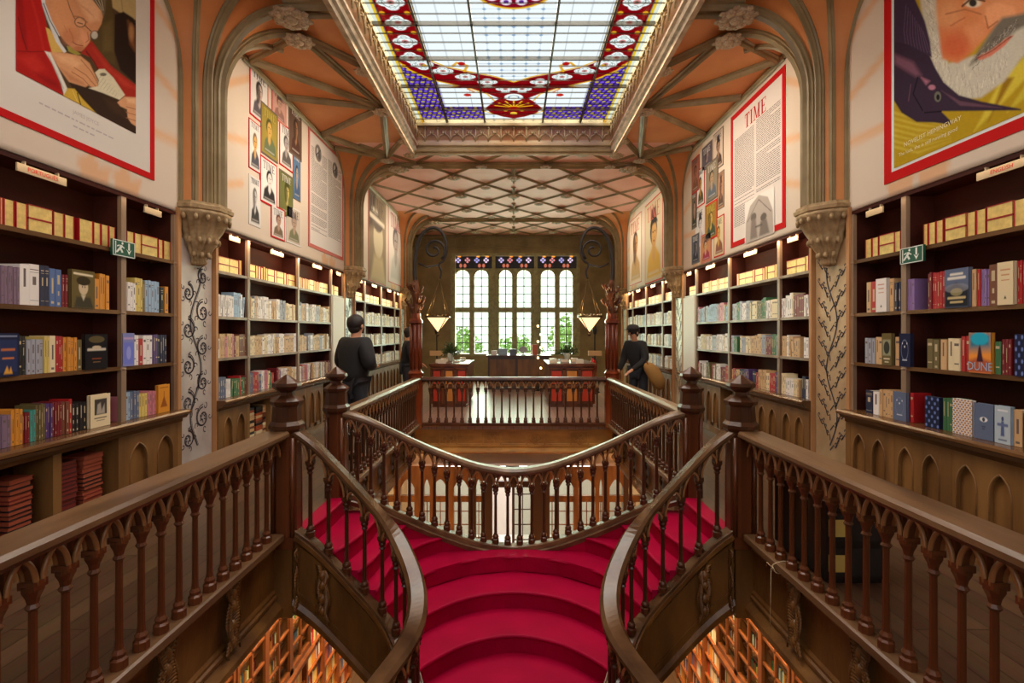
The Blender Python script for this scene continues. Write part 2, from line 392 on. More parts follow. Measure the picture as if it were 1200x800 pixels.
def scrolls(mb, fn, hw, z0, z1, rr, vine=False):
    n = 90; stem = [(hw*.34*math.sin(6.2*(z0+(z1-z0)*i/n)), z0+(z1-z0)*i/n) for i in range(n+1)]
    ribbon(mb, stem, .02, fn)
    if not vine: ribbon(mb, [(a+.022, b) for a, b in stem], .006, fn)
    k = 10 if not vine else 18
    for i in range(k):
        z = z0+(z1-z0)*(i+.5)/k; d = 1 if i % 2 else -1; cx = d*hw*.48; r = hw*.42*(rr.uniform(.8, 1.1))
        if vine:
            p = [(0+.1*hw, z-.1)]; 
            for t in range(1, 7): p.append((d*hw*.14*t*(.9 if t < 6 else 1), z-.1+.035*t+.03*math.sin(t*2.1)))
            ribbon(mb, p, .016, fn)
            for (a, b) in p[2:]: ribbon(mb, spiral((a, b+.035), .028, .9, -PI/2, d, 8), .012, fn)
        else:
            ribbon(mb, spiral((cx, z), r, 1.5, PI/2, d), .017, fn)
            ribbon(mb, spiral((cx, z), r*1.25, .9, PI/2, d), .010, fn)
            for t in range(5):
                a = t*1.25; c = (cx+r*1.1*math.cos(a), z+r*1.1*math.sin(a))
                ribbon(mb, spiral(c, r*.36, .8, a, -d, 8), .011, fn)
            for t in range(6):
                a = t*PI/3+.3; ribbon(mb, [(cx+.2*r*math.cos(a), z+.2*r*math.sin(a)), (cx+.5*r*math.cos(a+.3), z+.5*r*math.sin(a+.3))], .014, fn)
for s in (-1, 1):
    side = 'left' if s < 0 else 'right'
    for pi_, yp in enumerate(PIERS):
        lab = f'painted {side} wall pier with leafy capital and ribbed shafts, {PN[pi_]}'
        e = empty('wall_pier', (s*WX, yp, 0), lab, 'pier')
        # body behind
        MB().box(s*3.40, s*3.655, yp-.33, yp+.33, 0, 5.05).build('pier_body', WALLM, e)
        zz0 = .80; pw = .29
        fn = lambda a, b, X=s*3.372, yp=yp: (X, yp+a, b)
        MB().box(s*3.375, s*3.40, yp-pw, yp+pw, 0.0, 2.62).build('painted_panel', M_('silver_painted_panel', rgb(206, 198, 190) if s < 0 else rgb(196, 168, 130), .35, c2=rgb(176, 166, 160) if s < 0 else rgb(168, 140, 104), nscale=3, metal=.15), e)
        mb = MB(); scrolls(mb, fn, pw*.9, .45, 2.35, random.Random(pi_), vine=(s > 0)); mb.build('scroll_ornament', INK, e, recalc=False)
        mb = MB(); 
        for q in (-1, 1): mb.box(s*3.33, s*3.40, yp+q*.30, yp+q*.345, 0, 2.9)
        mb.build('edge_moulding', WALLM, e)
        mb = MB(); capital(mb, s, yp); mb.build('capital', CAPM, e)
        # web surface of the fan, then its shafts and ribs
        mb = MB(); NA = 20; lev = [2.98, 3.6]+zs; vs = []
        for z in lev:
            for j in range(NA+1):
                a = PI*j/NA; vs.append((s*(WX+.04-(rfan(z))*math.sin(a)), yp+rfan(z)*math.cos(a), z))
        mb.add(vs, [(i*(NA+1)+j, i*(NA+1)+j+1, (i+1)*(NA+1)+j+1, (i+1)*(NA+1)+j) for i in range(len(lev)-1) for j in range(NA)], 0, True)
        mb.build('fan_web', ORANGE, e)
        for deg in (4, 36, 63, 90, 117, 144, 176):
            a = math.radians(deg); big = deg in (90,); mid = deg in (63, 117)
            k = 1.2 if big else .95 if mid else .6
            path = [(s*(WX+.04-(rfan(z)-.004)*math.sin(a)), yp+(rfan(z)-.004)*math.cos(a), z) for z in [2.985, 3.4, 3.8]+zs]
            # normal: outwards
            P = [Vector(p) for p in path]; out = Vector((-s*math.sin(a), math.cos(a), 0)); sd = Vector((-math.cos(a)*s, -math.sin(a), 0))
            mb = MB(); vs = []; pr = [(-.05, 0), (-.05, .02), (-.034, .03), (-.034, .05), (-.016, .055), (0, .085), (.016, .055), (.034, .05), (.034, .03), (.05, .02), (.05, 0)]
            for i, p in enumerate(P):
                t = (P[min(i+1, len(P)-1)]-P[max(i-1, 0)]).normalized(); nn = t.cross(sd).normalized()
                if nn.dot(out) < 0 and abs(nn.dot(out)) > .02: nn = -nn
                elif nn.z > 0: nn = -nn
                for u, v in pr: vs.append(p+sd*(u*k)+nn*(v*k))
            kk = len(pr)
            mb.add(vs, [(i*kk+j, i*kk+j+1, (i+1)*kk+j+1, (i+1)*kk+j) for i in range(len(P)-1) for j in range(kk-1)], 0)
            mb.build('rib_shaft', STONE, e, recalc=False)
# ribs lying on the ceiling
def rp(x, y): return (x, y, TOP+.004)
RIBT = [(u*.7, v*.5) for u, v in RIBP]
def ribline(x0, y0, x1, y1, prof=RIBP): rib(MB(), rp(x0, y0), rp(x1, y1), prof).build('rib', STONE, ceil)
for s in (-1, 1):
    for (ya, yb) in ((PIERS[0], PIERS[1]), (PIERS[1], PIERS[2])):
        mid = (ya+yb)/2-.15; A = (s*2.47, ya+.46); F = (s*2.47, yb-.46); C = (s*2.0, mid); B = (s*1.92, ya+1.15); D = (s*1.92, yb-1.45)
        W1 = (s*3.3, ya+1.0); W2 = (s*3.3, mid-.35); W3 = (s*3.3, yb-1.6); W4 = (s*3.3, yb-1.0)
        for (p, q) in ((C, A), (C, W1), (C, W2), (C, W3), (C, F), (A, B), (B, (s*1.82, ya+1.3)), (D, F), (F, W3), (C, (s*1.82, mid)), (D, (s*1.82, yb-1.2)), (A, W1), (F, W4)):
            ribline(*p, *q)
        for (p, r) in ((A, .16), (F, .13), (C, .14), (B, .12), (D, .11)): boss(p[0], p[1], TOP-.10, r)
        boss(s*1.95, yb-.75, TOP-.1, .13)
        rib(MB(), (s*3.345, ya+.9, TOP-.02), (s*3.345, yb-.9, TOP-.02), [(u*.7, v*.7) for u, v in RIBP]).build('rib', STONE, ceil)
    for yp in PIERS[:2]:
        for dy in (-.07, .07): ribline(s*2.4, yp+dy, s*1.80, yp+dy)
        boss(s*2.36, yp, TOP-.12, .2)
for yp in PIERS[2:]:                              # transverse arches across the rear vault
    for dy in (-.07, .07): ribline(-2.4, yp+dy, 2.4, yp+dy)
    for s in (-1, 1): boss(s*2.36, yp, TOP-.12, .2)
# lierne net of the rear vault
def clipseg(x0, y0, x1, y1, bx0, bx1, by0, by1):
    t0, t1 = 0, 1
    for p, q in ((-(x1-x0), x0-bx0), (x1-x0, bx1-x0), (-(y1-y0), y0-by0), (y1-y0, by1-y0)):
        if abs(p) < 1e-9:
            if q < 0: return None
        else:
            t = q/p
            if p < 0: t0 = max(t0, t)
            else: t1 = min(t1, t)
    return (x0+(x1-x0)*t0, y0+(y1-y0)*t0, x0+(x1-x0)*t1, y0+(y1-y0)*t1) if t1-t0 > .02 else None
for k in range(-4, 10):
    for d in (-1, 1):
        yy = 9.6+k*1.5; c = clipseg(-3.3, yy-d*3.3*1.15, 3.3, yy+d*3.3*1.15, -3.3, 3.3, 9.35, 17.95)
        if c: ribline(*c, prof=RIBT)
for k in range(0, 7):
    y = 9.6+k*1.5
    for q, x in ((0, 0), (.5, .65), (.5, -.65), (0, 1.3), (0, -1.3), (.5, 1.95), (.5, -1.95)):
        if y+q*1.5 < 17.8 and 9.5 < y+q*1.5: boss(x, y+q*1.5, TOP-.10, .11 if q else .14)
    if k and y < 17.5: ribline(0, y-.5, 0, y+.5)
for s in (-1, 1): rib(MB(), (s*3.345, 11.3, TOP-.02), (s*3.345, 14.6, TOP-.02), [(u*.7, v*.7) for u, v in RIBP]).build('rib', STONE, ceil)

# ------------------------------------------------------------ stained glass skylight
GZ = 5.46; GX = 1.74; GY0, GY1 = 1.76, 9.24
sk = struct(MB().box(-GX-.06, GX+.06, GY1, GY1+.07, GZ-.05, GZ+.06).box(-GX-.06, GX+.06, GY0-.07, GY0, GZ-.05, GZ+.06).box(-GX-.07, -GX, GY0, GY1, GZ-.05, GZ+.06).box(GX, GX+.07, GY0, GY1, GZ-.05, GZ+.06).build('window_2', STONE))
m = MB()                                            # sloping leaf-carved frieze round the opening
for s in (-1, 1):
    m.add([(s*1.80, SY0-.0, TOP), (s*1.80, SY1, TOP), (s*(GX+.02), SY1, GZ), (s*(GX+.02), SY0, GZ)], [(0, 1, 2, 3)])
m.add([(-1.8, SY1, TOP-.2), (1.8, SY1, TOP-.2), (1.8, SY1-.03, GZ), (-1.8, SY1-.03, GZ)], [(0, 1, 2, 3)])
m.add([(-1.8, SY0, TOP-.2), (1.8, SY0, TOP-.2), (1.8, SY0+.03, GZ), (-1.8, SY0+.03, GZ)], [(0, 1, 2, 3)])
m.build('frieze_board', M_('brown_frieze', rgb(150, 112, 74), .6), sk, recalc=False)
CORN = [(-.03, .10), (-.03, -.22), (.02, -.235), (.03, -.20), (.055, -.185), (.065, -.15), (.04, -.13), (.05, -.10), (.075, -.085), (.075, -.05), (.045, -.03), (.035, .02), (.0, .03), (-.01, .10)]
for s in (-1, 1):
    MB().sweep([(s*1.82, SY0, TOP), (s*1.82, SY1+.02, TOP)], [(-s*u*1.3, v) for u, v in CORN]).build('cornice_moulding', STONEL, sk)
for y, d in ((SY1, 1), (SY0, -1)):
    MB().sweep([(-1.8, y, TOP), (1.8, y, TOP)], [(d*u*1.3, v) for u, v in CORN]).build('cornice_moulding', STONE, sk)
    MB().box(-1.74, 1.74, y-d*.10, y, GZ-.09, GZ-.045).build('cornice_moulding', STONE, sk)
def leafp(mb, fn):
    def st(pts, r): mb.tube([fn(*p) for p in pts], r, 5)
    st([(0, -.13), (0, .10)], .014)
    for d in (-1, 1):
        st([(0, -.10), (d*.045, -.02), (d*.095, -.0), (d*.10, .05), (d*.07, .055)], .012)
    mb.ball(fn(0, .11), .026, 0, 6, 5)
    mb.ball(fn(.095, .02), .02, 0, 6, 4); mb.ball(fn(-.095, .02), .02, 0, 6, 4)
base = MB(); leafp(base, lambda a, b: (a, -.02, b)); leaf_y = base.build('frieze_leaf', STONE, sk, origin=(0, 0, 0))
leaf_y.location = (-1.6, SY1-.03, TOP+.13)
for k in range(1, 15): put(leaf_y, sk, (-1.6+k*.2286, SY1-.03, TOP+.13))
for s in (-1, 1):
    base = MB(); leafp(base, lambda a, b, s=s: (-s*.03, a, b)); lf = base.build('frieze_leaf', STONE, sk, origin=(0, 0, 0)); lf.location = (s*1.765, SY0+.2, TOP+.17)
    for k in range(1, 31): put(lf, sk, (s*1.765, SY0+.2+k*.24, TOP+.17))
nx, ny = 300, 640
gx, gy = np.meshgrid(np.linspace(-GX, GX, nx), np.linspace(GY0, GY1, ny)); P = np.stack([gx, gy, np.full_like(gx, GZ)], -1)
X = gx.copy(); Y = np.where(gy < 5.5, 11-gy, gy)       # the design mirrors about the middle
cv = Canvas(X, Y, (236, 240, 240))
lead = (60, 66, 74)
# clear diamond quarries
def dots(pitch, col, r, ox=0, oy=0):
    dx = (X-ox+pitch/2) % pitch-pitch/2; dy = (Y-oy+pitch/2) % pitch-pitch/2
    cv.over(np.clip((r-(abs(dx)+abs(dy)))/.01, 0, 1), col)
cen = abs(X) < .52
lx = abs((X+.0875) % .175-.0875); ly = abs((Y-5.5+.0875) % .175-.0875)
cv.over(np.where(cen, np.clip(1-np.minimum(lx, ly)/.008, 0, 1)*.5, 0), (120, 140, 160))
dd = np.where(cen, np.clip((.035-(abs((X+.0875) % .175-.0875)+abs((Y-5.5+.0875) % .175-.0875)))/.008, 0, 1)*.7, 0); cv.over(dd, (128, 160, 190))
side_ = ~cen
l2 = np.minimum(abs((X+.115) % .23-.115), abs((Y-5.5+.1) % .2-.1))
cv.over(np.where(side_, np.clip(1-l2/.009, 0, 1)*.55, 0), (110, 125, 135))
# outer strips: white, yellow, then red band
cv.over(np.where(abs(X) > 1.66, 1., 0), (222, 226, 214))
for s in (-1, 1):
    cv.line([(s*1.645, 5), (s*1.645, 9.24)], .035, (226, 196, 40), e=.3)
    cv.line([(s*1.20, 5), (s*1.20, 7.35)], .035, (226, 196, 40), e=.3)
    # purple corner field
    cv.poly([(s*1.62, 7.28), (s*1.62, 9.10), (s*.50, 9.10), (s*.50, 8.62), (s*1.16, 8.62), (s*1.16, 7.75)], (88, 44, 168), e=.01)
pu = np.zeros_like(X)
inp = ((abs(X) > 1.16) & (abs(X) < 1.62) & (Y > 7.3) & (Y < 9.1)) | ((abs(X) > .5) & (abs(X) < 1.62) & (Y > 8.62) & (Y < 9.1))
f1 = np.sin(X*38+Y*11)*np.sin(Y*43-X*9+1.2*np.sin(X*9)); 
cv.over(np.where(inp & (f1 > .42), .9, 0), (206, 190, 60)); cv.over(np.where(inp & (f1 < -.5), .9, 0), (150, 120, 214)); cv.over(np.where(inp & (abs(f1) < .06), .7, 0), (34, 20, 60))
for s in (-1, 1):
    band = [(s*1.62, 5), (s*1.62, 7.2), (s*1.5, 7.42), (s*1.2, 7.72), (s*.7, 7.95), (s*.42, 8.15), (s*.12, 8.42), (s*.0, 8.6), (0, 7.78), (s*.3, 7.62), (s*.62, 7.50), (s*.95, 7.36), (s*1.15, 7.22), (s*1.22, 7.05), (s*1.22, 5)]
    cv.poly(band, (150, 14, 34), e=.012)
    cv.line([(s*1.2, 7.05), (s*1.13, 7.2), (s*.95, 7.34), (s*.62, 7.48), (s*.3, 7.60), (0, 7.78)], .028, (230, 190, 40), e=.3)
    cv.line([(s*1.62, 7.2), (s*1.5, 7.43), (s*1.2, 7.73), (s*.7, 7.97), (s*.42, 8.17), (s*.3, 8.45), (s*.45, 8.65), (s*.5, 8.8), (s*.2, 9.0)], .028, (230, 190, 40), e=.3)
    cv.poly([(s*.0, 8.05), (s*.32, 8.42), (s*.48, 8.68), (s*.40, 8.86), (s*.2, 9.02), (0, 9.1)], (150, 14, 34), e=.012)
    cv.line([(s*.62, 8.10), (s*.72, 8.0), (s*.66, 7.9)], .03, (220, 150, 40)); cv.line([(s*.72, 7.46), (s*.66, 7.3), (s*.8, 7.22), (s*.88, 7.32)], .04, (226, 180, 40))
    cv.ell(s*.74, 8.2, .06, .05, (200, 60, 40)); cv.ell(s*.74, 7.25, .05, .05, (190, 40, 40))
    for q in ([(s*1.42, 5.5-.0+i*.4) for i in range(5)]+[(s*1.30, 7.27), (s*1.03, 7.45), (s*.72, 7.62), (s*.40, 7.78), (s*.13, 8.0)]):
        if abs(q[0]) < 1.2: rx, ry = .155, .11
        else: rx, ry = .165, .155
        for (ax, ay) in ((1, 0), (-1, 0), (0, 1), (0, -1)):
            cv.ell(q[0]+ax*rx*.48, q[1]+ay*ry*.48, rx*.5, ry*.5, (236, 240, 236), e=.1)
        cv.ell(q[0], q[1], rx*.62, ry*.62, (236, 240, 236), e=.1)
        cv.ell(q[0], q[1], rx*.6, ry*.6, (40, 70, 70), ring=.09, op=.8); cv.ell(q[0], q[1], rx*.28, ry*.28, (200, 60, 60), e=.3, op=.7); cv.ell(q[0], q[1], rx*.12, ry*.12, (70, 110, 90), e=.4)
        for t in range(4):
            cv.ell(q[0]+math.cos(t*PI/2)*rx*.62, q[1]+math.sin(t*PI/2)*ry*.62, rx*.22, ry*.22, (40, 90, 90), ring=.2, op=.7)
    for i in range(6): 
        for dx in (-.15, .15): cv.ell(s*1.42+dx, 5.3+i*.4, .035, .035, (226, 180, 60), e=.3)
cv.ell(0, 8.28, .15, .12, (236, 240, 236), e=.1); cv.ell(0, 8.28, .08, .06, (60, 110, 150), ring=.2)
for t in range(7):
    a = -PI/2+(t-3)*.42; cv.line([(0, 8.66), (.3*math.cos(a)*1.1, 8.66-.26*math.sin(a)*(-1))], .025, (236, 200, 60)); 
cv.ell(0, 8.7, .1, .08, (200, 30, 30)); cv.ell(.14, 8.75, .05, .05, (240, 210, 90)); cv.ell(-.14, 8.75, .05, .05, (240, 210, 90)); cv.ell(0, 8.88, .06, .05, (240, 210, 90))
cv.ell(0, 5.5, .53, .53, (228, 190, 60), e=.03); cv.ell(0, 5.5, .50, .50, (150, 20, 60), e=.03)
for t in range(14):
    a = t*PI/7; cv.ell(.40*math.cos(a), 5.5+.40*math.sin(a), .065, .065, (236, 226, 236), e=.2); cv.ell(.40*math.cos(a), 5.5+.40*math.sin(a), .03, .03, (120, 70, 160), e=.3)
cv.ell(0, 5.5, .28, .28, (230, 236, 240), e=.05); cv.ell(0, 5.5, .16, .16, (110, 60, 150), e=.1)
cv.over(np.clip(1-abs((Y-5.5+.1) % .2-.1)/.009, 0, 1)*.9, (36, 34, 34))
for x in (-1.64, -1.2, 1.2, 1.64): cv.line([(x-.022*np.sign(x), 5), (x-.022*np.sign(x), 9.3)], .012, (40, 38, 38))
cv.c = (cv.c**1.4)*.50
g = grid_obj('glass_panel', P, cv.c, STAINED, sk)
for x in (-1.2, -.52, .52, 1.2): MB().box(x-.014, x+.014, GY0, GY1, GZ-.03, GZ+.02).build('glazing_bar', STEEL, sk)
for k in range(-4, 5):
    y = 5.5+k*.8
    if GY0 < y < GY1: MB().box(-GX, GX, y-.013, y+.013, GZ-.03, GZ+.02).build('glazing_bar', STEEL, sk)
for k in range(-18, 19):
    y = 5.5+k*.2
    if k % 4: MB().box(-GX, GX, y-.004, y+.004, GZ-.016, GZ-.006).build('saddle_bar', STEEL, sk)

# ------------------------------------------------------------ rear window
wn = struct(MB().box(OX0, OX1, 17.98, 18.22, OZ0-.04, OZ0+.04).box(OX0-.02, OX0+.08, 17.96, 18.2, OZ0, OZ1).box(OX1-.08, OX1+.02, 17.96, 18.2, OZ0, OZ1).box(OX0, OX1, 17.96, 18.2, OZ1-.06, OZ1+.03).build('window_1', M_('green_grey_window_stone', rgb(170, 168, 116), .45, c2=rgb(136, 134, 90))))
WST = wn.data.materials[0]
SC_ = 18/600
lights = [(-68, -52), (-46, -30), (-17, -2), (4, 20), (32, 48), (54, 69)]
lights = [((a+0)*SC_*1.0, b*SC_) for a, b in lights]
ZT, ZB, ZS, ZTR = 3.92, 1.02, 3.62, 2.46
for i, (a, b) in enumerate(lights):                # mullions, one board each with the arch cut out above
    m = MB(); mid = (a+b)/2; hw = (b-a)/2
    lo = (lights[i-1][1]+a)/2 if i else OX0+.05; hi = (b+lights[i+1][0])/2 if i < 5 else OX1-.05
    m.box(lo, a, 18.02, 18.18, ZB-.1, ZT); m.box(b, hi, 18.02, 18.18, ZB-.1, ZT)
    n = 8; arc = []
    for k in range(n+1): t = k/n; arc.append((a+hw*(1-math.cos(t*PI/2.6))/(1-math.cos(PI/2.6)), ZS+(ZT-.06-ZS)*math.sin(t*PI/2)))
    arc += [(2*mid-x, z) for x, z in arc[::-1][1:]]
    for (p, q) in zip(arc[:-1], arc[1:]):
        m.prism([(p[0], p[1]), (q[0], q[1]), (q[0], ZT), (p[0], ZT)], lambda x, z: (x, 18.04, z), lambda x, z: (x, 18.16, z))
    m.build('mullion', WST, wn)
    m = MB(); m.box(a, b, 18.03, 18.17, ZTR-.09, ZTR+.09); m.build('transom', WST, wn)
    m = MB()
    m.box(mid-.018, mid+.018, 18.08, 18.12, ZB, ZT-.03)
    for z in [ZB+k*.285 for k in range(0, 10)]: m.box(a, b, 18.08, 18.12, z-.015, z+.015)
    m.build('glazing_bar', STEEL, wn)
    MB().box(a, b, 18.105, 18.115, ZB, ZT).build('pane', PANE, wn)
for i in (0, 2, 4):                                  # thick piers between the pairs
    x = (lights[i][0]-.06 if i == 0 else (lights[i-1][1]+lights[i][0])/2)
    MB().box(x-.055, x+.055, 17.90, 18.1, OZ0, OZ1).build('mullion', WST, wn)
gx, gz = np.meshgrid(np.linspace(OX0+.05, OX1-.05, 320), np.linspace(ZT, OZ1-.05, 60)); cv = Canvas(gx, gz, (22, 18, 16))
for i in range(12):
    pr = lights[i//2]; cx = pr[0]+(pr[1]-pr[0])*(.22+.56*(i % 2))*1.0+(.03 if i % 2 else -.03); cz = 4.22
    for k in range(4): cv.ell(cx+.05*math.cos(k*PI/2), cz+.05*math.sin(k*PI/2), .045, .045, [(170, 150, 190), (190, 110, 110), (140, 130, 180), (200, 170, 190)][i % 4], e=.3)
    cv.ell(cx, cz, .03, .03, (225, 225, 225)); 
    if i % 3 != 1: cv.ell(cx+.04, 4.345, .06, .03, (190, 110, 40), e=.3)
    cv.ell(cx+(.09 if i % 2 == 0 else -.09), 4.03, .05, .07, (150, 80, 60), e=.3)
cv.c *= .8
grid_obj('tracery_glass', np.stack([gx, np.full_like(gx, 18.12), gz], -1), cv.c, STAINED, wn)
m = MB()
for i in range(12):
    pr = lights[i//2]; cx = pr[0]+(pr[1]-pr[0])*(.22+.56*(i % 2))+(.03 if i % 2 else -.03)
    for k in range(4):
        q = [(cx+.055*math.cos(k*PI/2)+.05*math.cos(t*PI/5), 18.10, 4.22+.055*math.sin(k*PI/2)+.05*math.sin(t*PI/5)) for t in range(11)]
        m.tube(q, .008, 4)
m.build('tracery', IRON, wn)
# trees outside
for k, (x, y, hh, rr) in enumerate(((-2.9, 25, 1.5, 1.5), (3.2, 24, 2.1, 1.6), (.2, 29, .9, 1.7))):
    e = empty('tree', (x, y, -4.7), ('green tree outside behind the left pair of window lights', 'tall green tree outside behind the right pair of window lights', 'distant green tree outside behind the middle window lights')[k], 'tree')
    MB().tube([(x, y, -4.7), (x+.1, y, -2), (x, y, hh-1)], .16, 7, scale=[1.3, 1, .5]).build('trunk', M_('bark', rgb(90, 70, 50)), e)
    m = MB(); q = random.Random(k)
    for i in range(1600):
        th = q.uniform(0, 2*PI); ph = math.acos(q.uniform(-1, 1)); r = rr*(.55+.45*q.random())
        c = Vector((x+r*math.sin(ph)*math.cos(th), y+r*math.sin(ph)*math.sin(th)*.8, hh-.9+r*.95*math.cos(ph))); a = Vector((q.uniform(-1, 1), q.uniform(-1, 1), q.uniform(-1, 1))).normalized()*.13; b = a.cross(Vector((q.random(), q.random(), q.random()))).normalized()*.07
        m.add([c-a, c+b, c+a, c-b], [(0, 1, 2, 3)])
    m.build('foliage', M_('sunlit_leaves', rgb(150, 180, 96), .6), e, recalc=False)
struct(MB().box(-14, 14, 18.3, 40, GF-.2, GF-.1).build('ground', M_('street_paving', rgb(200, 196, 188), .7, noise=.1)))
# ------------------------------------------------------------ ground-floor entrance screen and vestibule
SW = M_('entrance_screen_wood', rgb(150, 92, 44), .35, c2=rgb(110, 62, 28), nscale=6, stretch=(1, 1, .2))
SD = M_('entrance_screen_dark_wood', rgb(74, 46, 30), .35)
m = MB(); m.box(-3.66, 3.66, 17.6, 17.8, GF, -.66); struct(m.build('wall_entrance', WHITEM))
struct(MB().box(-3.6, 3.6, 13.7, 17.6, GF, GF+.02).build('floor', M_('white_marble_floor', rgb(226, 222, 216), .3)))
d1 = struct(MB().box(-3.64, 3.64, 13.45, 13.6, -1.75, -.7).build('door_1', SD))
K = 13.5/600; glz = [(-176, -160), (-154, -140), (-132, -116), (-105, -98), (-94, -78), (-70, -53), (-44, -38), (-25, -2), (1, 20), (42, 48), (53, 70), (76, 95), (100, 104), (112, 128), (134, 150), (156, 172)]
xs = [-3.64/K]+[v for ab in glz for v in ab]+[3.64/K]
for i in range(0, len(xs), 2):
    wood = SW if (i//2 in (2, 3, 4, 5, 11, 12, 13, 10) and not 16 <= i <= 20) else SD
    MB().box(xs[i]*K, xs[i+1]*K, 13.44, 13.62, GF, -1.7).build('post', wood, d1)
for i, (a, b) in enumerate(glz):
    a *= K; b *= K; door = i in (7, 8)
    wood = SD if door else SW; m = MB(); ztr = Zof(583, 13.5) if not door else Zof(566, 13.5)
    m.box(a, b, 13.46, 13.58, ztr-.10, ztr+.06); m.box(a, b, 13.46, 13.58, GF, GF+.5 if not door else GF+.05)
    if not door:
        hw = (b-a)/2; mid = (a+b)/2; zs_ = Zof(571, 13.5); zt = Zof(561, 13.5)
        arc = [(a+hw*t/6, zs_+(zt-zs_)*math.sin(t/6*PI/2)) for t in range(7)]; arc += [(2*mid-x, z) for x, z in arc[::-1][1:]]
        for p, q in zip(arc[:-1], arc[1:]): m.prism([p, q, (q[0], -1.7), (p[0], -1.7)], lambda x, z: (x, 13.46, z), lambda x, z: (x, 13.58, z))
        for z in (-3.05, -3.4, -3.75, -4.1, -4.45): m.box(a, b, 13.5, 13.53, z-.012, z+.012)
        m.box(mid-.012, mid+.012, 13.5, 13.53, GF, ztr)
    else:
        for j in range(0, 6):
            p0 = a+(b-a)*j/6; p1 = a+(b-a)*(j+1)/6; m.box(p0, p1, 13.46, 13.58, -1.95-.35*abs(j-2.5)/2.5, -1.7)
        if i == 8:
            for z in (-2.6, -3.0, -3.4, -3.8): m.box(a, b, 13.5, 13.53, z-.012, z+.012)
            m.box((a+b)/2-.012, (a+b)/2+.012, 13.5, 13.53, GF, ztr)
    m.build('frame', wood, d1)
    if i != 7: MB().box(a, b, 13.515, 13.52, GF+.05, -1.75).build('pane', CLEAR, d1)
# ------------------------------------------------------------ balustrades
BALP = [(.034, 0), (.034, .045), (.024, .055), (.028, .075), (.018, .095), (.0155, .13), (.014, .53), (.024, .545), (.017, .56), (.022, .585), (.034, .615), (.034, .635)]
bal_me = MB().lathe([(r*1.12, z) for r, z in BALP], (0, 0, 0), 8, 0, False, rot=PI/8).mesh('baluster', mats=[REDW])
bal_dk = MB().lathe([(r*1.12, z) for r, z in BALP], (0, 0, 0), 8, 0, False, rot=PI/8).ball((0, 0, .585), .034, 0, 8, 4, (1, 1, .9)).ball((0, 0, .07), .036, 0, 8, 4).mesh('baluster', mats=[DARKW])
RAIL = [(-.072, .79), (-.07, .815), (-.045, .84), (.045, .84), (.07, .815), (.072, .79), (.055, .782), (.05, .765), (-.05, .765), (-.055, .782)]
RAILN = [(-.105, .80), (-.105, .825), (-.09, .842), (.09, .842), (.105, .825), (.105, .80), (.08, .795), (.075, .78), (.05, .775), (.045, .757), (-.045, .757), (-.05, .775), (-.075, .78), (-.08, .795)]
ARCW = M_('highlight_toned_arch_wood', rgb(150, 104, 62), .35)  # paler tone paints in the highlight along the arch edges
class Path:
    def __init__(s, pts, n=None, smooth=True):
        P = [Vector(p) for p in pts]
        if smooth and len(P) > 2:
            Q = []
            for i in range(len(P)-1):
                p0, p1, p2, p3 = P[max(i-1, 0)], P[i], P[i+1], P[min(i+2, len(P)-1)]
                for k in range(8):
                    t = k/8; Q.append(.5*((2*p1)+(-p0+p2)*t+(2*p0-5*p1+4*p2-p3)*t*t+(-p0+3*p1-3*p2+p3)*t**3))
            P = Q+[P[-1]]
        s.P = P; s.s = [0]
        for a, b in zip(P[:-1], P[1:]): s.s.append(s.s[-1]+math.hypot(b.x-a.x, b.y-a.y))
        s.L = s.s[-1]
    def __call__(s, t):
        t = min(max(t, 0), s.L)
        for i in range(len(s.P)-1):
            if t <= s.s[i+1] or i == len(s.P)-2:
                k = (t-s.s[i])/((s.s[i+1]-s.s[i]) or 1); return s.P[i].lerp(s.P[i+1], k)
    def side(s, t):
        a, b = s(t-.02), s(t+.02); d = Vector((b.x-a.x, b.y-a.y, 0)).normalized(); return Vector((d.y, -d.x, 0))
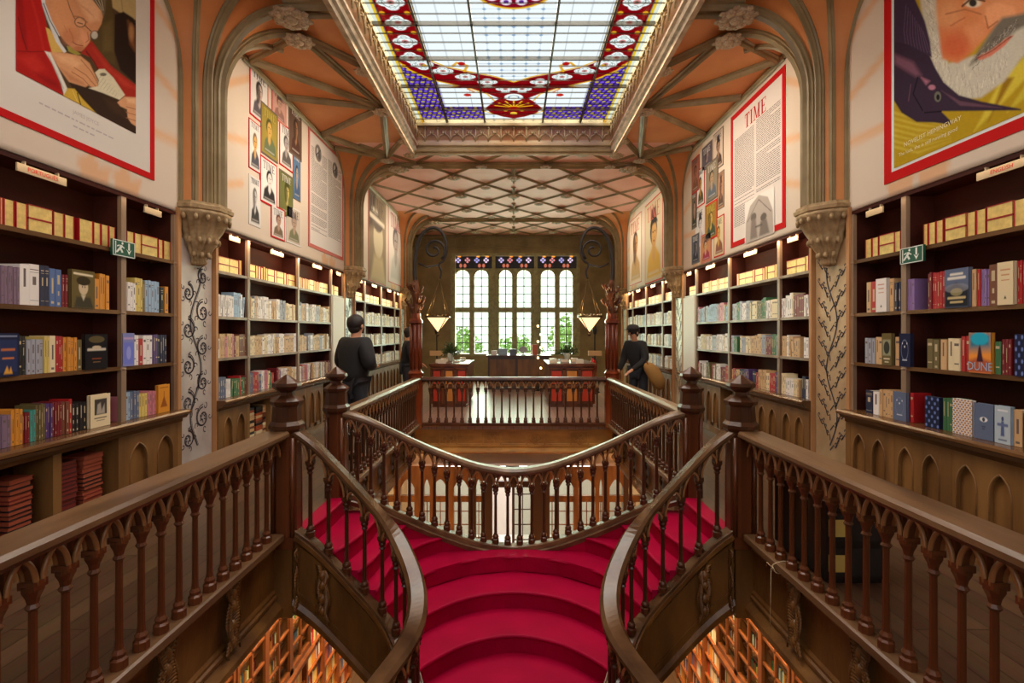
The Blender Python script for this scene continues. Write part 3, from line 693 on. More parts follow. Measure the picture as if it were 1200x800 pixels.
def balustrade(pts, label, group=None, n=None, me=bal_me, smooth=True, base=True, rail_h=0, wood=REDW, railm=RAILW, ends=(.09, .09), rail=None):
    p = Path(pts, smooth=smooth); p0 = p(p.L/2)
    e = empty('balustrade', tuple(p(0)), label, 'railing', group)
    N = max(8, int(p.L/.035)) if smooth else 2
    MB().sweep([p(p.L*i/N) for i in range(N+1)], rail or RAIL, vertical=True).build('handrail', railm, e)
    if base: MB().sweep([p(p.L*i/N) for i in range(N+1)], [(-.06, -.03), (-.06, .012), (-.045, .02), (.045, .02), (.06, .012), (.06, -.03)], vertical=True).build('base_rail', railm, e)
    L = p.L-ends[0]-ends[1]; n = n or max(2, round(L/.15)); sp = L/n
    ts = [ends[0]+sp*(i+.5) for i in range(n)]
    for t in ts:
        o = bpy.data.objects.new('baluster', me); COL.objects.link(o); o.parent = e; q = p(t); o.location = q-p(0); o['wo'] = list(q)
        if base: o.location.z += .02; o.scale = (1, 1, .97)
    m = MB(); th = .018                                  # pointed arcade between the colonnettes
    edges = [0]+ts+[p.L]; SPR = .64
    for i in range(len(edges)-1):
        a, b = edges[i], edges[i+1]; a2 = a+(.014 if i else 0); b2 = b-(.014 if i < len(edges)-2 else 0)
        if b2-a2 < .02: continue
        mid = (a+b)/2; hw = (b2-a2)/2; K_ = 7; arc = []
        for k in range(K_+1):
            u = k/K_; arc.append((a2+hw*(1-math.cos(u*1.15))/(1-math.cos(1.15)), SPR+.125*math.sin(u*1.15)/math.sin(1.15)))
        full = arc+[(2*mid-x if i not in (0, len(edges)-2) else a2+b2-x, z) for x, z in arc[::-1][1:]]
        def P3(t, h, d): q = p(t); return q+p.side(t)*d+Vector((0, 0, h))
        k = len(full); vs = []
        for (t, h) in full: vs += [P3(t, h, -th), P3(t, .77, -th), P3(t, h, th), P3(t, .77, th)]
        fs = []
        for j in range(k-1):
            c, d = 4*j, 4*j+4; fs += [(c, d, d+1, c+1), (c+2, c+3, d+3, d+2), (c, c+2, d+2, d)]
        fs += [(0, 1, 3, 2), (4*k-4, 4*k-2, 4*k-1, 4*k-3)]
        m.add(vs, fs, 0)
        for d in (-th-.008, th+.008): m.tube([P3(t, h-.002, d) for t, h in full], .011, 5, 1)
    for t in ts:
        q = p(t); sd = p.side(t); fw = Vector((-sd.y, sd.x, 0))
        vs = [q+sd*x*.034+fw*y*.03+Vector((0, 0, z)) for z in (.625, .655) for y in (-1, 1) for x in (-1, 1)]
        m.add(vs, [(0, 1, 3, 2), (4, 5, 7, 6), (0, 1, 5, 4), (2, 3, 7, 6), (0, 2, 6, 4), (1, 3, 7, 5)], 0)
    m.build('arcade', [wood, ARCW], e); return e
for s in (-1, 1):
    side = 'left' if s < 0 else 'right'; lr = 'leftmost' if s < 0 else 'rightmost'
    balustrade([(s*1.90, .3, .02), (s*1.90, 4.10, .02)], f'long gothic arcaded balustrade nearest the viewer along the {side} gallery', smooth=False, n=25, ends=(.03, .09), rail=RAILN)
    balustrade([(s*(RX-.02), 5.30, .02), (s*(RX-.08), 9.10, .02)], f'receding balustrade along the far {side} gallery, between stair newel and corner post', smooth=False, n=25, me=bal_dk, wood=DARKW)
balustrade([(-1.66, 9.2, .02), (1.66, 9.2, .02)], 'straight balustrade across the far end of the stairwell, in front of the desks', smooth=False, n=22, me=bal_dk, wood=DARKW, railm=DARKW)
# curved one over the landing, and the two that follow the near side of the stairs
midp = [(-1.72, 5.2, .03), (-1.50, 5.22, -.04), (-1.04, 5.36, -.30), (-.75, 5.42, -.44), (-.42, 5.47, -.57), (-.15, 5.50, -.63), (0, 5.50, -.64)]
midp += [(-x, y, z) for x, y, z in midp[::-1][1:]]
balustrade(midp, 'sagging curved balustrade over the stair landing, joining the two middle newel posts', n=26, me=bal_dk, wood=DARKW, ends=(.07, .07))
def nearp(s):
    q = [(-1.80, 4.22, .04), (-1.61, 4.22, -.105), (-1.30, 4.22, -.43), (-1.02, 4.19, -.73), (-.84, 4.0, -.90), (-.72, 3.78, -1.03), (-.675, 3.55, -1.12), (-.71, 3.35, -1.20), (-.86, 3.08, -1.32), (-1.02, 2.75, -1.46), (-1.12, 2.35, -1.64), (-1.15, 1.8, -1.90)]
    return [(-s*x, y, z) for x, y, z in q]
for s in (-1, 1):
    side = 'left' if s < 0 else 'right'
    balustrade(nearp(s), f'{side} stair balustrade with thick handrail curling down beside the crimson steps', me=bal_dk, wood=DARKW, railm=M_('thick_handrail_wood', rgb(100, 70, 42), .22, c2=rgb(58, 36, 20), nscale=5), ends=(.05, .05))
def carving(c, out, along, h=.42, wd=.12, q=None):      # acanthus cluster
    m = MB(); c = Vector(c); out = Vector(out).normalized(); al = Vector(along).normalized(); up = Vector((0, 0, 1)); q = q or random.Random(1)
    for k in range(22):
        v = -h/2+h*k/21; r = wd*(.35+.35*abs(math.cos(v*13)))
        for d in (-1, 1):
            b = c+up*v+out*.02
            m.tube([b, b+al*d*r*.5+up*.025+out*.025, b+al*d*r+up*.01+out*.02, b+al*d*r*.85-up*.025+out*.03], .011, 5, scale=[1, 1.2, .9, .5])
    for v in (-.16, -.05, .08, .17): m.ball(c+up*v*h/.42+out*.03, .035, 0, 8, 6, (1, 1, 1.3))
    return m
# ------------------------------------------------------------ newel posts
def newel(x, y, z0, label, hexa=True, w=.10):
    e = empty('newel_post', (x, y, z0), label, 'newel post')
    m = MB(); m.lathe([(w*1.32, 0), (w*1.32, .12), (w*1.15, .15)], (x, y, z0), 4, 0, False, rot=PI/4)
    m.lathe([(w*1.18, .1), (w*1.18, .86-z0)], (x, y, z0), 8, 0, False, rot=PI/8)
    for k in range(4):
        a = PI/4+k*PI/2; m.tube([(x+w*1.2*math.cos(a), y+w*1.2*math.sin(a), z0+.1), (x+w*1.2*math.cos(a), y+w*1.2*math.sin(a), .80)], w*.2, 6)
    m.build('shaft', REDW, e)
    m = MB(); r = w*1.28
    m.lathe([(r, .84), (r*1.18, .87), (r*1.18, .90), (r*.98, .93), (r*.93, 1.05), (r*1.08, 1.07), (r*1.12, 1.095), (r*.80, 1.12), (r*.52, 1.14), (r*.50, 1.165), (r*.82, 1.19), (r*.98, 1.215), (r*.92, 1.24), (r*.45, 1.275), (r*.10, 1.305), (0, 1.31)], (x, y, 0), 8, 0, False, rot=PI/8)
    m.build('finial', DARKW, e); return e
for s in (-1, 1):
    side = 'left' if s < 0 else 'right'
    newel(s*1.87, 4.22, -.10, f'near {side} newel post with faceted bud finial, where the long balustrade meets the stair', w=.092)
    m = MB().box(s*1.80, s*1.96, 4.15, 4.32, -.66, -.11); o = tag(m.build('corner_bracket', OAKW, origin=(s*1.88, 4.24, -.66)), f'carved oak corner block under the near {side} newel post', 'bracket'); carving((s*1.80, 4.23, -.36), (-s, -.4, 0), (0, 1, 0), .46, .14).build('carved_bracket', OAKW, o)
    newel(s*1.80, 5.2, -.10, f'middle {side} newel post with faceted bud finial, where the curved balustrade ends', w=.088)
    # tall red corner post with dragon crest
    x, y = s*1.76, 9.2
    e = empty('lamp_post', (x, y, -.05), f'tall red-brown carved post with scrolled iron crest at the far {side} corner of the stairwell', 'post')
    m = MB(); m.lathe([(.13, -.05), (.13, .9), (.145, .93), (.11, .97), (.10, 1.02), (.095, 1.80), (.13, 1.83), (.13, 1.87), (.10, 1.9), (.09, 2.0)], (x, y, 0), 8, 0, False, rot=PI/8)
    for k in range(8):
        a = k*PI/4; m.tube([(x+.095*math.cos(a), y+.095*math.sin(a), 1.0), (x+.095*math.cos(a), y+.095*math.sin(a), 1.8)], .02, 5)
    m.build('post_shaft', M_('glossy_red_brown_wood', rgb(122, 52, 24), .22, c2=rgb(78, 32, 16), nscale=4, stretch=(1, 1, .1)), e)
    m = MB(); q = random.Random(3)
    for k in range(26):                             # carved foliate crest
        a = q.uniform(0, 2*PI); z = 2.0+.5*q.random(); r = .05+.09*abs(math.sin((z-2)*9))
        m.tube([(x+.04*math.cos(a), y+.04*math.sin(a), z-.06), (x+r*math.cos(a), y+r*math.sin(a), z-.02), (x+r*1.35*math.cos(a), y+r*1.35*math.sin(a), z+.05), (x+r*1.15*math.cos(a+.3), y+r*1.15*math.sin(a+.3), z+.08)], .022, 5, scale=[1, 1, .8, .4])
    m.lathe([(.08, 1.98), (.06, 2.2), (.08, 2.35), (.045, 2.6)], (x, y, 0), 8, 0, False); m.build('carved_crest', REDW, e)
    # scroll bracket: rises, arches over towards the room, curls back
    m = MB(); d = -s; p = [(x, y, 2.5), (x-d*.02, y, 2.8), (x+d*.0, y, 3.05), (x+d*.05, y, 3.3), (x+d*.16, y, 3.47), (x+d*.32, y, 3.54), (x+d*.46, y, 3.47), (x+d*.54, y, 3.3), (x+d*.55, y, 3.1), (x+d*.50, y, 2.95), (x+d*.42, y, 2.88), (x+d*.46, y, 2.75), (x+d*.43, y, 2.62)]
    P = Path([(a, 0, 0) for a, _, _ in p[:2]]); sm = []
    V = [Vector(v) for v in p]
    for i in range(len(V)-1):
        p0, p1, p2, p3 = V[max(i-1, 0)], V[i], V[i+1], V[min(i+2, len(V)-1)]
        for k in range(5): t = k/5; sm.append(.5*((2*p1)+(-p0+p2)*t+(2*p0-5*p1+4*p2-p3)*t*t+(-p0+3*p1-3*p2+p3)*t**3))
    sm.append(V[-1]); m.tube(sm, .034, 8, scale=[1.2-.75*i/len(sm) for i in range(len(sm))])
    cx, cz = x+d*.33, 3.14
    m.tube([(cx+d*(.21-.17*t/24)*math.cos(-.9+t*.38), y, cz+(.21-.17*t/24)*math.sin(-.9+t*.38)) for t in range(25)], .022, 6)
    m.tube([(x+d*.05, y, 2.9), (x+d*.2, y, 2.83), (x+d*.42, y, 2.88)], .018, 5)
    m.build('scroll_bracket', IRON, e)
    # hanging pyramidal lantern
    lx = s*1.36; lz = 1.98
    L = empty('hanging_lantern', (lx, y, 1.66), f'glowing inverted pyramid lantern hanging on chains from the far {side} post', 'lamp')
    m = MB(); n = 4; rt = .20
    m.add([(lx+rt*math.cos(k*PI/2+PI/4)*1.25, y+rt*math.sin(k*PI/2+PI/4)*1.25, 1.93) for k in range(4)]+[(lx, y, 1.66)], [(0, 1, 4), (1, 2, 4), (2, 3, 4), (3, 0, 4), (3, 2, 1, 0)]); m.build('lamp_glass', GLOW, L)
    m = MB(); R2 = rt*1.32; pts = [(lx+R2*math.cos(k*PI/2+PI/4), y+R2*math.sin(k*PI/2+PI/4), 1.94) for k in range(5)]
    m.tube(pts, .02, 6)
    for k in range(4):
        m.tube([pts[k], (lx, y, 1.655)], .008, 5)
        for t in range(6): c = Vector(pts[k]).lerp(Vector(pts[k+1]), t/6); m.lathe([(.012, 0), (.018, .02), (.0, .055)], tuple(c), 5, 0, False)
    m.ball((lx, y, 1.62), .03, 0, 8, 6); m.build('lamp_frame', BRASS, L)
    m = MB(); hook = (x+d*.43, y, 2.6)
    for k in range(4): m.tube([pts[k], hook], .006, 4)
    m.build('chain', BRASS, L); bulb('lantern_bulb', (lx, y, 1.80), 5, (1, .62, .3), .08); bulb('lantern_bulb', (lx, y, 2.06), 7, (1, .66, .34), .05)
# ------------------------------------------------------------ gallery fascia beams with carved brackets
FP = [(0, -.0), (.07, -.0), (.085, -.015), (.085, -.04), (.06, -.055), (.04, -.075), (.04, -.10), (.015, -.12), (.015, -.43), (.03, -.45), (.03, -.47), (.045, -.48), (.045, -.50), (.03, -.52), (.06, -.55), (.085, -.575), (.09, -.61), (.07, -.64), (0, -.66)]
for s in (-1, 1):
    for (ya, yb, nm) in ((-1.9, 4.30, 'near'), (5.12, 9.3, 'far')):
        MBo = MB().sweep([(s*(1.96 if nm == 'near' else 1.86), ya, 0), (s*(1.96 if nm == 'near' else 1.86), yb, 0)], [(-s*u, v) for u, v in FP], 0, side=(1, 0, 0), vertical=True)
        side = 'left' if s < 0 else 'right'
        f = tag(MBo.build('gallery_beam', OAKW, origin=(s*1.86, (ya+yb)/2, -.6)), f'carved oak beam edging the {nm} {side} gallery under its balustrade', 'beam')
        for y in ([4.12-k*.66 for k in range(1, 5)] if nm == 'near' else [5.6+k*.72 for k in range(6)]):
            carving((s*(1.935 if nm == 'near' else 1.835), y, -.28), (-s, 0, 0), (0, 1, 0)).build('carved_bracket', OAKW, f)
FARO = M_('golden_carved_oak', rgb(196, 144, 70), .4, c2=rgb(146, 100, 44), nscale=6, stretch=(.4, 1, 1), bump=.3)
f = tag(MB().sweep([(-1.8, 9.36, 0), (1.8, 9.36, 0)], [(u, v*.84) for u, v in FP], side=(0, -1, 0), vertical=True).build('gallery_beam', FARO, origin=(0, 9.3, -.6)), 'golden carved oak beam across the far end of the stairwell', 'beam')
for k in range(4):
    x = -1.2+k*.8; m = MB()
    for d in (-1, 1): m.box(x+d*.16-.012, x+d*.16+.012, 9.325, 9.345, -.40, -.14)
    for z in (-.40, -.16): m.box(x-.16, x+.16, 9.325, 9.345, z, z+.02)
    for t in range(4): m.tube([(x+.055*math.cos(t*PI/2)+.05*math.cos(j*PI/4), 9.33, -.27+.055*math.sin(t*PI/2)+.05*math.sin(j*PI/4)) for j in range(9)], .01, 4)
    m.build('carved_panel', FARO, f)

# ------------------------------------------------------------ staircase
st = empty('staircase', (0, 3.6, -2.2), 'double staircase carpeted in crimson, splitting to both galleries', 'staircase')
RISE = .165
def arcpts(c0, c1, c2, n=12):      # quadratic through three points
    a, b, c = Vector(c0), Vector(c1), Vector(c2); k = 2*b-(a+c)/2
    return [tuple(a*(1-t)**2+k*2*t*(1-t)+c*t*t) for t in [i/n for i in range(n+1)]]
def curve_sym(side_pts, centre, n=28):     # smooth curve from the left flank over the centre to the right flank
    sp = [Vector((x, y, 0)) for x, y in side_pts]+[Vector((centre[0], centre[1], 0))]+[Vector((-x, y, 0)) for x, y in side_pts[::-1]]
    p = Path([tuple(v) for v in sp]); return [(p(p.L*i/n).x, p(p.L*i/n).y) for i in range(n+1)]
ground_of = lambda z: z
cm = MB()
def tread(front, back, z, drop):
    """solid step: top between two plan curves, riser under the front one, soft nosing"""
    n = len(front); vs = []
    for (x, y) in front: vs.append((x, y, z))
    for (x, y) in back: vs.append((x, y, z))
    for (x, y) in front: vs.append((x, y, z-drop))
    for (x, y) in back: vs.append((x, y, z-drop))
    fs = []
    for i in range(n-1):
        fs += [(i, i+1, n+i+1, n+i), (i, 2*n+i, 2*n+i+1, i+1), (2*n+i, 3*n+i, 3*n+i+1, 2*n+i+1), (n+i, n+i+1, 3*n+i+1, 3*n+i)]
    fs += [(0, n, 3*n, 2*n), (n-1, 3*n-1, 4*n-1, 2*n-1)]
    cm.add(vs, fs, 0)
    cm.tube([(x, y, z-.017) for x, y in front], .019, 8)
Z0 = -.65
cent = []
spec = [([(-1.10, 4.27), (-.98, 4.62), (-.84, 4.93), (-.45, 5.20)], 5.29, Z0),
        ([(-.90, 4.14), (-.84, 4.32), (-.76, 4.52), (-.42, 4.80)], 4.90, Z0-RISE),
        ([(-.76, 3.86), (-.76, 3.96), (-.70, 4.09), (-.40, 4.36)], 4.48, Z0-2*RISE),
        ([(-.70, 3.44), (-.69, 3.54), (-.66, 3.66), (-.36, 3.94)], 4.06, Z0-3*RISE),
        ([(-.84, 3.14), (-.80, 3.20), (-.72, 3.30), (-.38, 3.52)], 3.62, Z0-4*RISE)]
for k in range(5, 19):
    y = 3.62-.36*(k-4); hwid = min(1.12, .84+.09*(k-4)); spec.append(([(-hwid, y-.42), (-hwid*.97, y-.38), (-hwid*.86, y-.30), (-.42, y-.08)], y, Z0-k*RISE))
for sp, cy, z in spec: cent.append((curve_sym(sp, (0, cy)), z))
# landing behind the first nosing
front = cent[0][0]; back = [(x*1.0, 5.50-.10*abs(x)) for x, y in front]
cm.box(-1.1, 1.1, -1.85, cent[-1][0][14][1], cent[-1][1]-RISE, cent[-1][1]-.03)
for k, (c, z) in enumerate(cent):
    b = back if k == 0 else [(x, y) for x, y in cent[k-1][0]]
    tread(c, [(x, y+.05) for x, y in b], z, RISE+.03)
# side flights
for s in (-1, 1):
    NS = [[(-1.15, 4.26), (-1.13, 4.75), (-.98, 5.16), (-.72, 5.40)], [(-1.30, 4.26), (-1.24, 4.50), (-1.20, 4.9), (-1.12, 5.32)],
          [(-1.50, 4.26), (-1.42, 4.50), (-1.36, 4.86), (-1.36, 5.27)], [(-1.76, 4.26), (-1.72, 4.5), (-1.70, 4.86), (-1.70, 5.22)]]
    NS = [[(-s*x, y) for x, y in q] for q in NS]; cur = []
    for q in NS:
        p = Path([(x, y, 0) for x, y in q]); cur.append([(p(p.L*i/12).x, p(p.L*i/12).y) for i in range(13)])
    last = [(s*1.84, y) for x, y in cur[-1]]
    for k in range(4):
        nb = cur[k+1] if k < 3 else last
        z = Z0+(k+1)*.1625+(0 if k < 3 else .004); tread(cur[k], [(x+(s*.04 if k < 3 else 0), y) for x, y in nb], z, .30)
    # landing part between central nosing and first side step
cm.build('carpet', CARPET, st)
MB().box(-1.15, 1.15, -1.88, -1.2, GF, cent[-1][1]-RISE-.01).build('stair_plinth', OAKW, st)
m = MB()
ld = [(-1.2, 4.24), (-1.14, 4.75), (-1.0, 5.16), (-.72, 5.41), (0, 5.5), (.72, 5.41), (1.0, 5.16), (1.14, 4.75), (1.2, 4.24)]
ld2 = ld+[(1.08, 4.27), (.98, 4.62), (.84, 4.93), (.45, 5.20), (0, 5.29), (-.45, 5.20), (-.84, 4.93), (-.98, 4.62), (-1.08, 4.27)]
m.prism(ld2, lambda x, y: (x, y, Z0-.15), lambda x, y: (x, y, Z0+.001)); m.build('landing_carpet', CARPET, st)
# outer strings (oak boards with mouldings) following the near balustrades
for s in (-1, 1):
    p = Path(nearp(s)); N = 44
    def str_sweep(prof, mat, nm): MB().sweep([p(p.L*i/N) for i in range(N+1)], prof, vertical=True).build(nm, mat, st)
    str_sweep([(-.035, -.60), (-.035, -.02), (.035, -.02), (.035, -.60)], OAKW, 'string_board')
    str_sweep([(-.075, -.055), (-.075, -.015), (.075, -.015), (.075, -.055), (.05, -.09), (-.05, -.09)], OAKW, 'string_moulding')
    str_sweep([(-.06, -.66), (-.065, -.60), (-.045, -.56), (.045, -.56), (.065, -.60), (.06, -.66)], OAKW, 'string_moulding')
    str_sweep([(-.045, -.50), (-.045, -.48), (.045, -.48), (.045, -.50)], OAKW, 'string_moulding')
    for t in (.25, .98): 
        q = p(t)+Vector((0, 0, -.30)); sd = p.side(t); sg = 1 if sd.y < 0 else -1
        al = (p(t+.05)-p(t-.05)).normalized(); carving(q+sd*sg*.035, sd*sg, al, .36, .12).build('string_carving', OAKW, st)
# string under the curved landing balustrade
p = Path(midp); N = 40
MB().sweep([p(p.L*i/N)+Vector((0, .0, 0)) for i in range(N+1)], [(-.07, -.10), (-.05, -.03), (.05, -.03), (.07, -.05), (.05, -.10)], vertical=True).build('string_board', RAILW, st)
MB().sweep([p(p.L*i/N) for i in range(2, N-1)], [(-.04, -.32), (-.04, -.09), (.045, -.09), (.045, -.32)], vertical=True).build('carpet_edge', CARPET, st)
# ------------------------------------------------------------ bookcases
CASES = [dict(Y=(1.0, 5.08), div=(1.0, 2.72, 4.40, 5.08), n='front'), dict(Y=(5.78, 10.10), div=(5.78, 6.48, 7.98, 9.42, 10.10), n='middle'), dict(Y=(10.80, 15.12), div=(10.80, 11.55, 13.0, 14.45, 15.12), n='rear')]
SH = (.89, 1.36, 1.84, 2.36, 2.82)
signs = []
for s in (-1, 1):
    side = 'left' if s < 0 else 'right'
    for ci, c in enumerate(CASES):
        y0, y1 = c['Y']
        e = empty('bookcase', (s*3.5, (y0+y1)/2, .87), f'tall open dark wood bookcase built along the {side} wall, {c["n"]} one of three', 'bookcase')
        MB().box(s*3.60, s*3.64, y0, y1, .87, 2.9).build('back_panel', BACKW, e)
        for d in c['div']:
            w = .028
            MB().box(s*3.35, s*3.385, d-w, d+w, .89, 2.82).build('upright', UPW, e); MB().box(s*3.385, s*3.60, d-.02, d+.02, .89, 2.82).build('divider', BACKW, e)
            for z in SH[1:4]: pass
        for z in SH[1:4]: 
            m = MB().box(s*3.37, s*3.60, y0, y1, z-.025, z); m.box(s*3.355, s*3.372, y0, y1, z-.03, z+.003); m.build('shelf', UPW if ci else LEDGEW, e)
        m = MB()
        for d in c['div']:
            for z in SH[1:4]: m.ball((s*3.36, d, z-.02), .03, 0, 6, 4, (.6, 1.3, .6))
        m.build('shelf_bracket', UPW, e)
        MB().box(s*3.355, s*3.62, y0, y1, 2.82, 2.85).build('top_board', BACKW, e)
        # lower cabinet
        cb = empty('base_cabinet', (s*3.5, (y0+y1)/2, 0), f'oak base cabinet with projecting ledge under the {c["n"]} {side} bookcase', 'cabinet')
        MB().sweep([(s*3.36, y0-.04, 0), (s*3.36, y1+.04, 0)], [(-s*u, v) for u, v in [(-.25, .86), (-.25, .89), (.12, .89), (.14, .875), (.14, .855), (.11, .84), (.09, .81), (.05, .80), (.05, .77), (.02, .76), (-.25, .76)]], side=(1, 0, 0), vertical=True).build('ledge', LEDGEW, cb)
        MB().box(s*3.30, s*3.62, y0-.02, y1+.02, 0, .10).build('plinth', PANELW, cb)
        MB().box(s*3.60, s*3.64, y0, y1, .10, .78).build('cabinet_back', BACKW, cb)
        k = 0; y = y0
        mods = {(-1, 0): 'ooooopp', (1, 0): 'ppppppp', (-1, 1): 'popppop', (1, 1): 'ppooppp', (-1, 2): 'pppppp', (1, 2): 'pppppp'}[(s, ci)]
        if s < 0 and ci == 0: edges_ = [1.0, 1.7, 2.4, 3.05, 3.72, 4.33, 5.08]; mods = 'oooo'+'o'+'p'
        else:
            n_ = len(mods); edges_ = [y0+(y1-y0)*i/n_ for i in range(n_+1)]
        for i, md in enumerate(mods):
            a, b = edges_[i], edges_[i+1]
            MB().box(s*3.315, s*3.60, a-.035, a+.035, .10, .77).build('stile', PANELW, cb)
            if md == 'p':
                m = MB(); m.box(s*3.345, s*3.36, a+.03, b-.03, .10, .77); hw = (b-a-.06)/4
                for j in (0, 1):
                    c0 = a+.03+hw*(1+2*j); r = hw*.62; arc = []
                    for t in range(9): u = t/8; arc.append((c0-r+r*(1-math.cos(u*1.15))/(1-math.cos(1.15)), .52+.16*math.sin(u*1.15)/math.sin(1.15)))
                    arc += [(2*c0-q, z) for q, z in arc[::-1][1:]]
                    for p, q in zip(arc[:-1], arc[1:]): m.prism([p, q, (q[0], .77), (p[0], .77)], lambda a_, z: (s*3.318, a_, z), lambda a_, z: (s*3.35, a_, z))
                    for (u0, u1) in ((c0-hw, c0-r), (c0+r, c0+hw)): m.box(s*3.318, s*3.35, u0, u1, .1, .77)
                    m.tube([(s*3.318, c0-r, .12)]+[(s*3.318, q, z) for q, z in arc]+[(s*3.318, c0+r, .12)], .009, 5)
                m.box(s*3.318, s*3.35, a+.03, b-.03, .10, .16); m.build('gothic_panel', PANELW, cb)
            else:
                MB().box(s*3.34, s*3.6, a, b, .17 if s < 0 and ci == 0 else .12, .20 if s < 0 and ci == 0 else .14).build('inner_shelf', LEDGEW, cb)
        MB().box(s*3.315, s*3.60, y1-.035, y1+.035, .10, .77).build('stile', PANELW, cb)
        # section signs under the top board
        for i in range(len(c['div'])-1):
            a, b = c['div'][i], c['div'][i+1]; mid = (a+b)/2; wd = .19 if b-a > 1 else .11
            if ci == 0 and i == 1: mid = 3.63 if s < 0 else 3.5
            if ci == 0 and i == 0: continue
            signs.append((s, mid, wd, ci, i))
        if ci == 1:
            MB().box(s*3.335, s*3.355, 9.46, 10.08, .9, 2.33).build('blank_panel', M_('cream_blank_board', rgb(232, 220, 204), .5), e)
sec = ['', 'second', 'third', 'fourth']
for (s, mid, wd, ci, i) in signs:
    side = 'left' if s < 0 else 'right'; z = 2.77
    big = (ci == 0 and i == 1)
    o = MB().box(s*3.335, s*3.347, mid-wd, mid+wd, z-.028, z+.028).box(s*3.34, s*3.365, mid-wd*.7, mid-wd*.7+.01, z, 2.823).box(s*3.34, s*3.365, mid+wd*.7-.01, mid+wd*.7, z, 2.823).build('shelf_sign', M_('cream_sign_board', rgb(168, 150, 122), .5), origin=(s*3.32, mid, z))
    nm = {0: 'front', 1: 'middle', 2: 'rear'}[ci]; pos = {1: 'nearest', 2: 'second', 3: 'farthest'}[i] if ci == 0 else ['nearest', 'second', 'third', 'farthest'][i]
    tag(o, (f'cream sign with red lettering hanging over the {side} front bookcase' if big else f'narrow pale sign hanging at the top of the {side} {nm} bookcase, {pos} section'), 'sign', 'section signs along the bookcases')
    if big:
        m = MB(); text_faces(m, 'PORTUGUÊS' if s < 0 else 'ENGLISH', .042, lambda a, b: (s*3.333, mid+(a if s < 0 else -a), z+b)); m.build('lettering', REDP, o, recalc=False)
    elif ci == 0:
        m = MB(); text_faces(m, 'FICÇÃO' if False else '', .03, lambda a, b: (0, 0, 0))
# ------------------------------------------------------------ books
PAL = dict(mauve=(128, 104, 124), tan=(206, 168, 120), white=(232, 226, 220), grey=(160, 162, 172), navy=(34, 38, 66), blue=(80, 106, 156), maroon=(120, 26, 34),
    olive=(106, 92, 54), orange=(210, 140, 46), red=(172, 28, 32), cream=(226, 208, 168), yellow=(214, 190, 104), black=(30, 26, 28), brown=(116, 66, 46), teal=(72, 146, 134),
    purple=(86, 60, 112), pink=(196, 120, 132), lilac=(130, 136, 192), green=(64, 112, 72), slate=(96, 108, 134), sky=(150, 176, 200), gold=(222, 196, 112), rust=(170, 78, 40), lav=(142, 114, 168))
BM = {k: M_(k+'_book_cover', rgb(*v), .42) for k, v in PAL.items()}
CN = dict(mauve='dusty mauve', tan='tan', white='white', grey='pale grey', navy='navy blue', blue='mid blue', maroon='maroon', olive='olive brown', orange='orange', red='red', cream='cream', yellow='yellow', black='black', brown='brown', teal='teal', purple='purple', pink='dusty pink', lilac='lilac blue', green='dark green', slate='slate blue', sky='pale blue', gold='gilt-edged', rust='rust red', lav='lavender')
PAGES = M_('book_pages', rgb(226, 214, 188), .7); GILT = M_('gilt_page_edges', rgb(232, 206, 128), .28, metal=.35, bump=.2, bscale=300, noise=.12, nscale=30)
ink_m = {'d': M_('dark_spine_print', rgb(104, 90, 84), .6), 'l': M_('light_spine_print', rgb(196, 178, 142), .6)}
ONE = ['first', 'second', 'third', 'fourth', 'fifth', 'sixth', 'seventh', 'eighth', 'ninth', 'tenth', 'eleventh', 'twelfth', 'thirteenth', 'fourteenth', 'fifteenth', 'sixteenth', 'seventeenth', 'eighteenth', 'nineteenth', 'twentieth']
TENS = {20: 'twenty', 30: 'thirty', 40: 'forty', 50: 'fifty', 60: 'sixty'}
def ordn(n):
    if n <= 20: return ONE[n-1]
    t = n//10*10; return ({30: 'thirtieth', 40: 'fortieth', 50: 'fiftieth'}[n]) if n % 10 == 0 else TENS[t]+'-'+ONE[n % 10-1]
stuffbooks = MB(); stuff_m = list(BM)+['_p', '_g', '_d', '_l']; SI = {k: i for i, k in enumerate(stuff_m)}
def book_shape(mb, s, X, ya, yb, z, h, depth, I, rr, cover=None, art=None, lean=0):
    """upright book, spine to the room at X; I = material indices (cover, pages, ink)"""
    t = min(.006, (yb-ya)*.18); X2 = X+s*depth
    def B(x0, x1, a, b, z0, z1, mi):
        n = len(mb.v); mb.box(x0, x1, a, b, z0, z1, mi)
        if lean: mb.v[n:] = [(x, y+lean*(zz-z), zz) for x, y, zz in mb.v[n:]]
    B(X+s*.002, X2, ya, ya+t, z, z+h, I[0]); B(X+s*.002, X2, yb-t, yb, z, z+h, I[0])
    r = min(.006, (yb-ya)*.25)                        # rounded spine
    n = len(mb.v)
    mb.add([(X+s*.008, ya, z), (X, ya+r, z), (X, yb-r, z), (X+s*.008, yb, z), (X+s*.008, ya, z+h), (X, ya+r, z+h), (X, yb-r, z+h), (X+s*.008, yb, z+h)], [(0, 1, 5, 4), (1, 2, 6, 5), (2, 3, 7, 6), (0, 3, 2, 1), (4, 5, 6, 7), (0, 4, 7, 3)], I[0])
    if lean: mb.v[n:] = [(x, y+lean*(zz-z), zz) for x, y, zz in mb.v[n:]]
    B(X+s*.006, X2-s*.004, ya+t, yb-t, z+.003, z+h-.004, I[1])
    if yb-ya > .012 and art:
        w = (yb-ya)/2-r; c = (ya+yb)/2
        for (h0, h1, ww) in art: B(X-s*.0006, X+s*.0005, c-w*ww, c+w*ww, z+h*h0, z+h*h1, I[2])
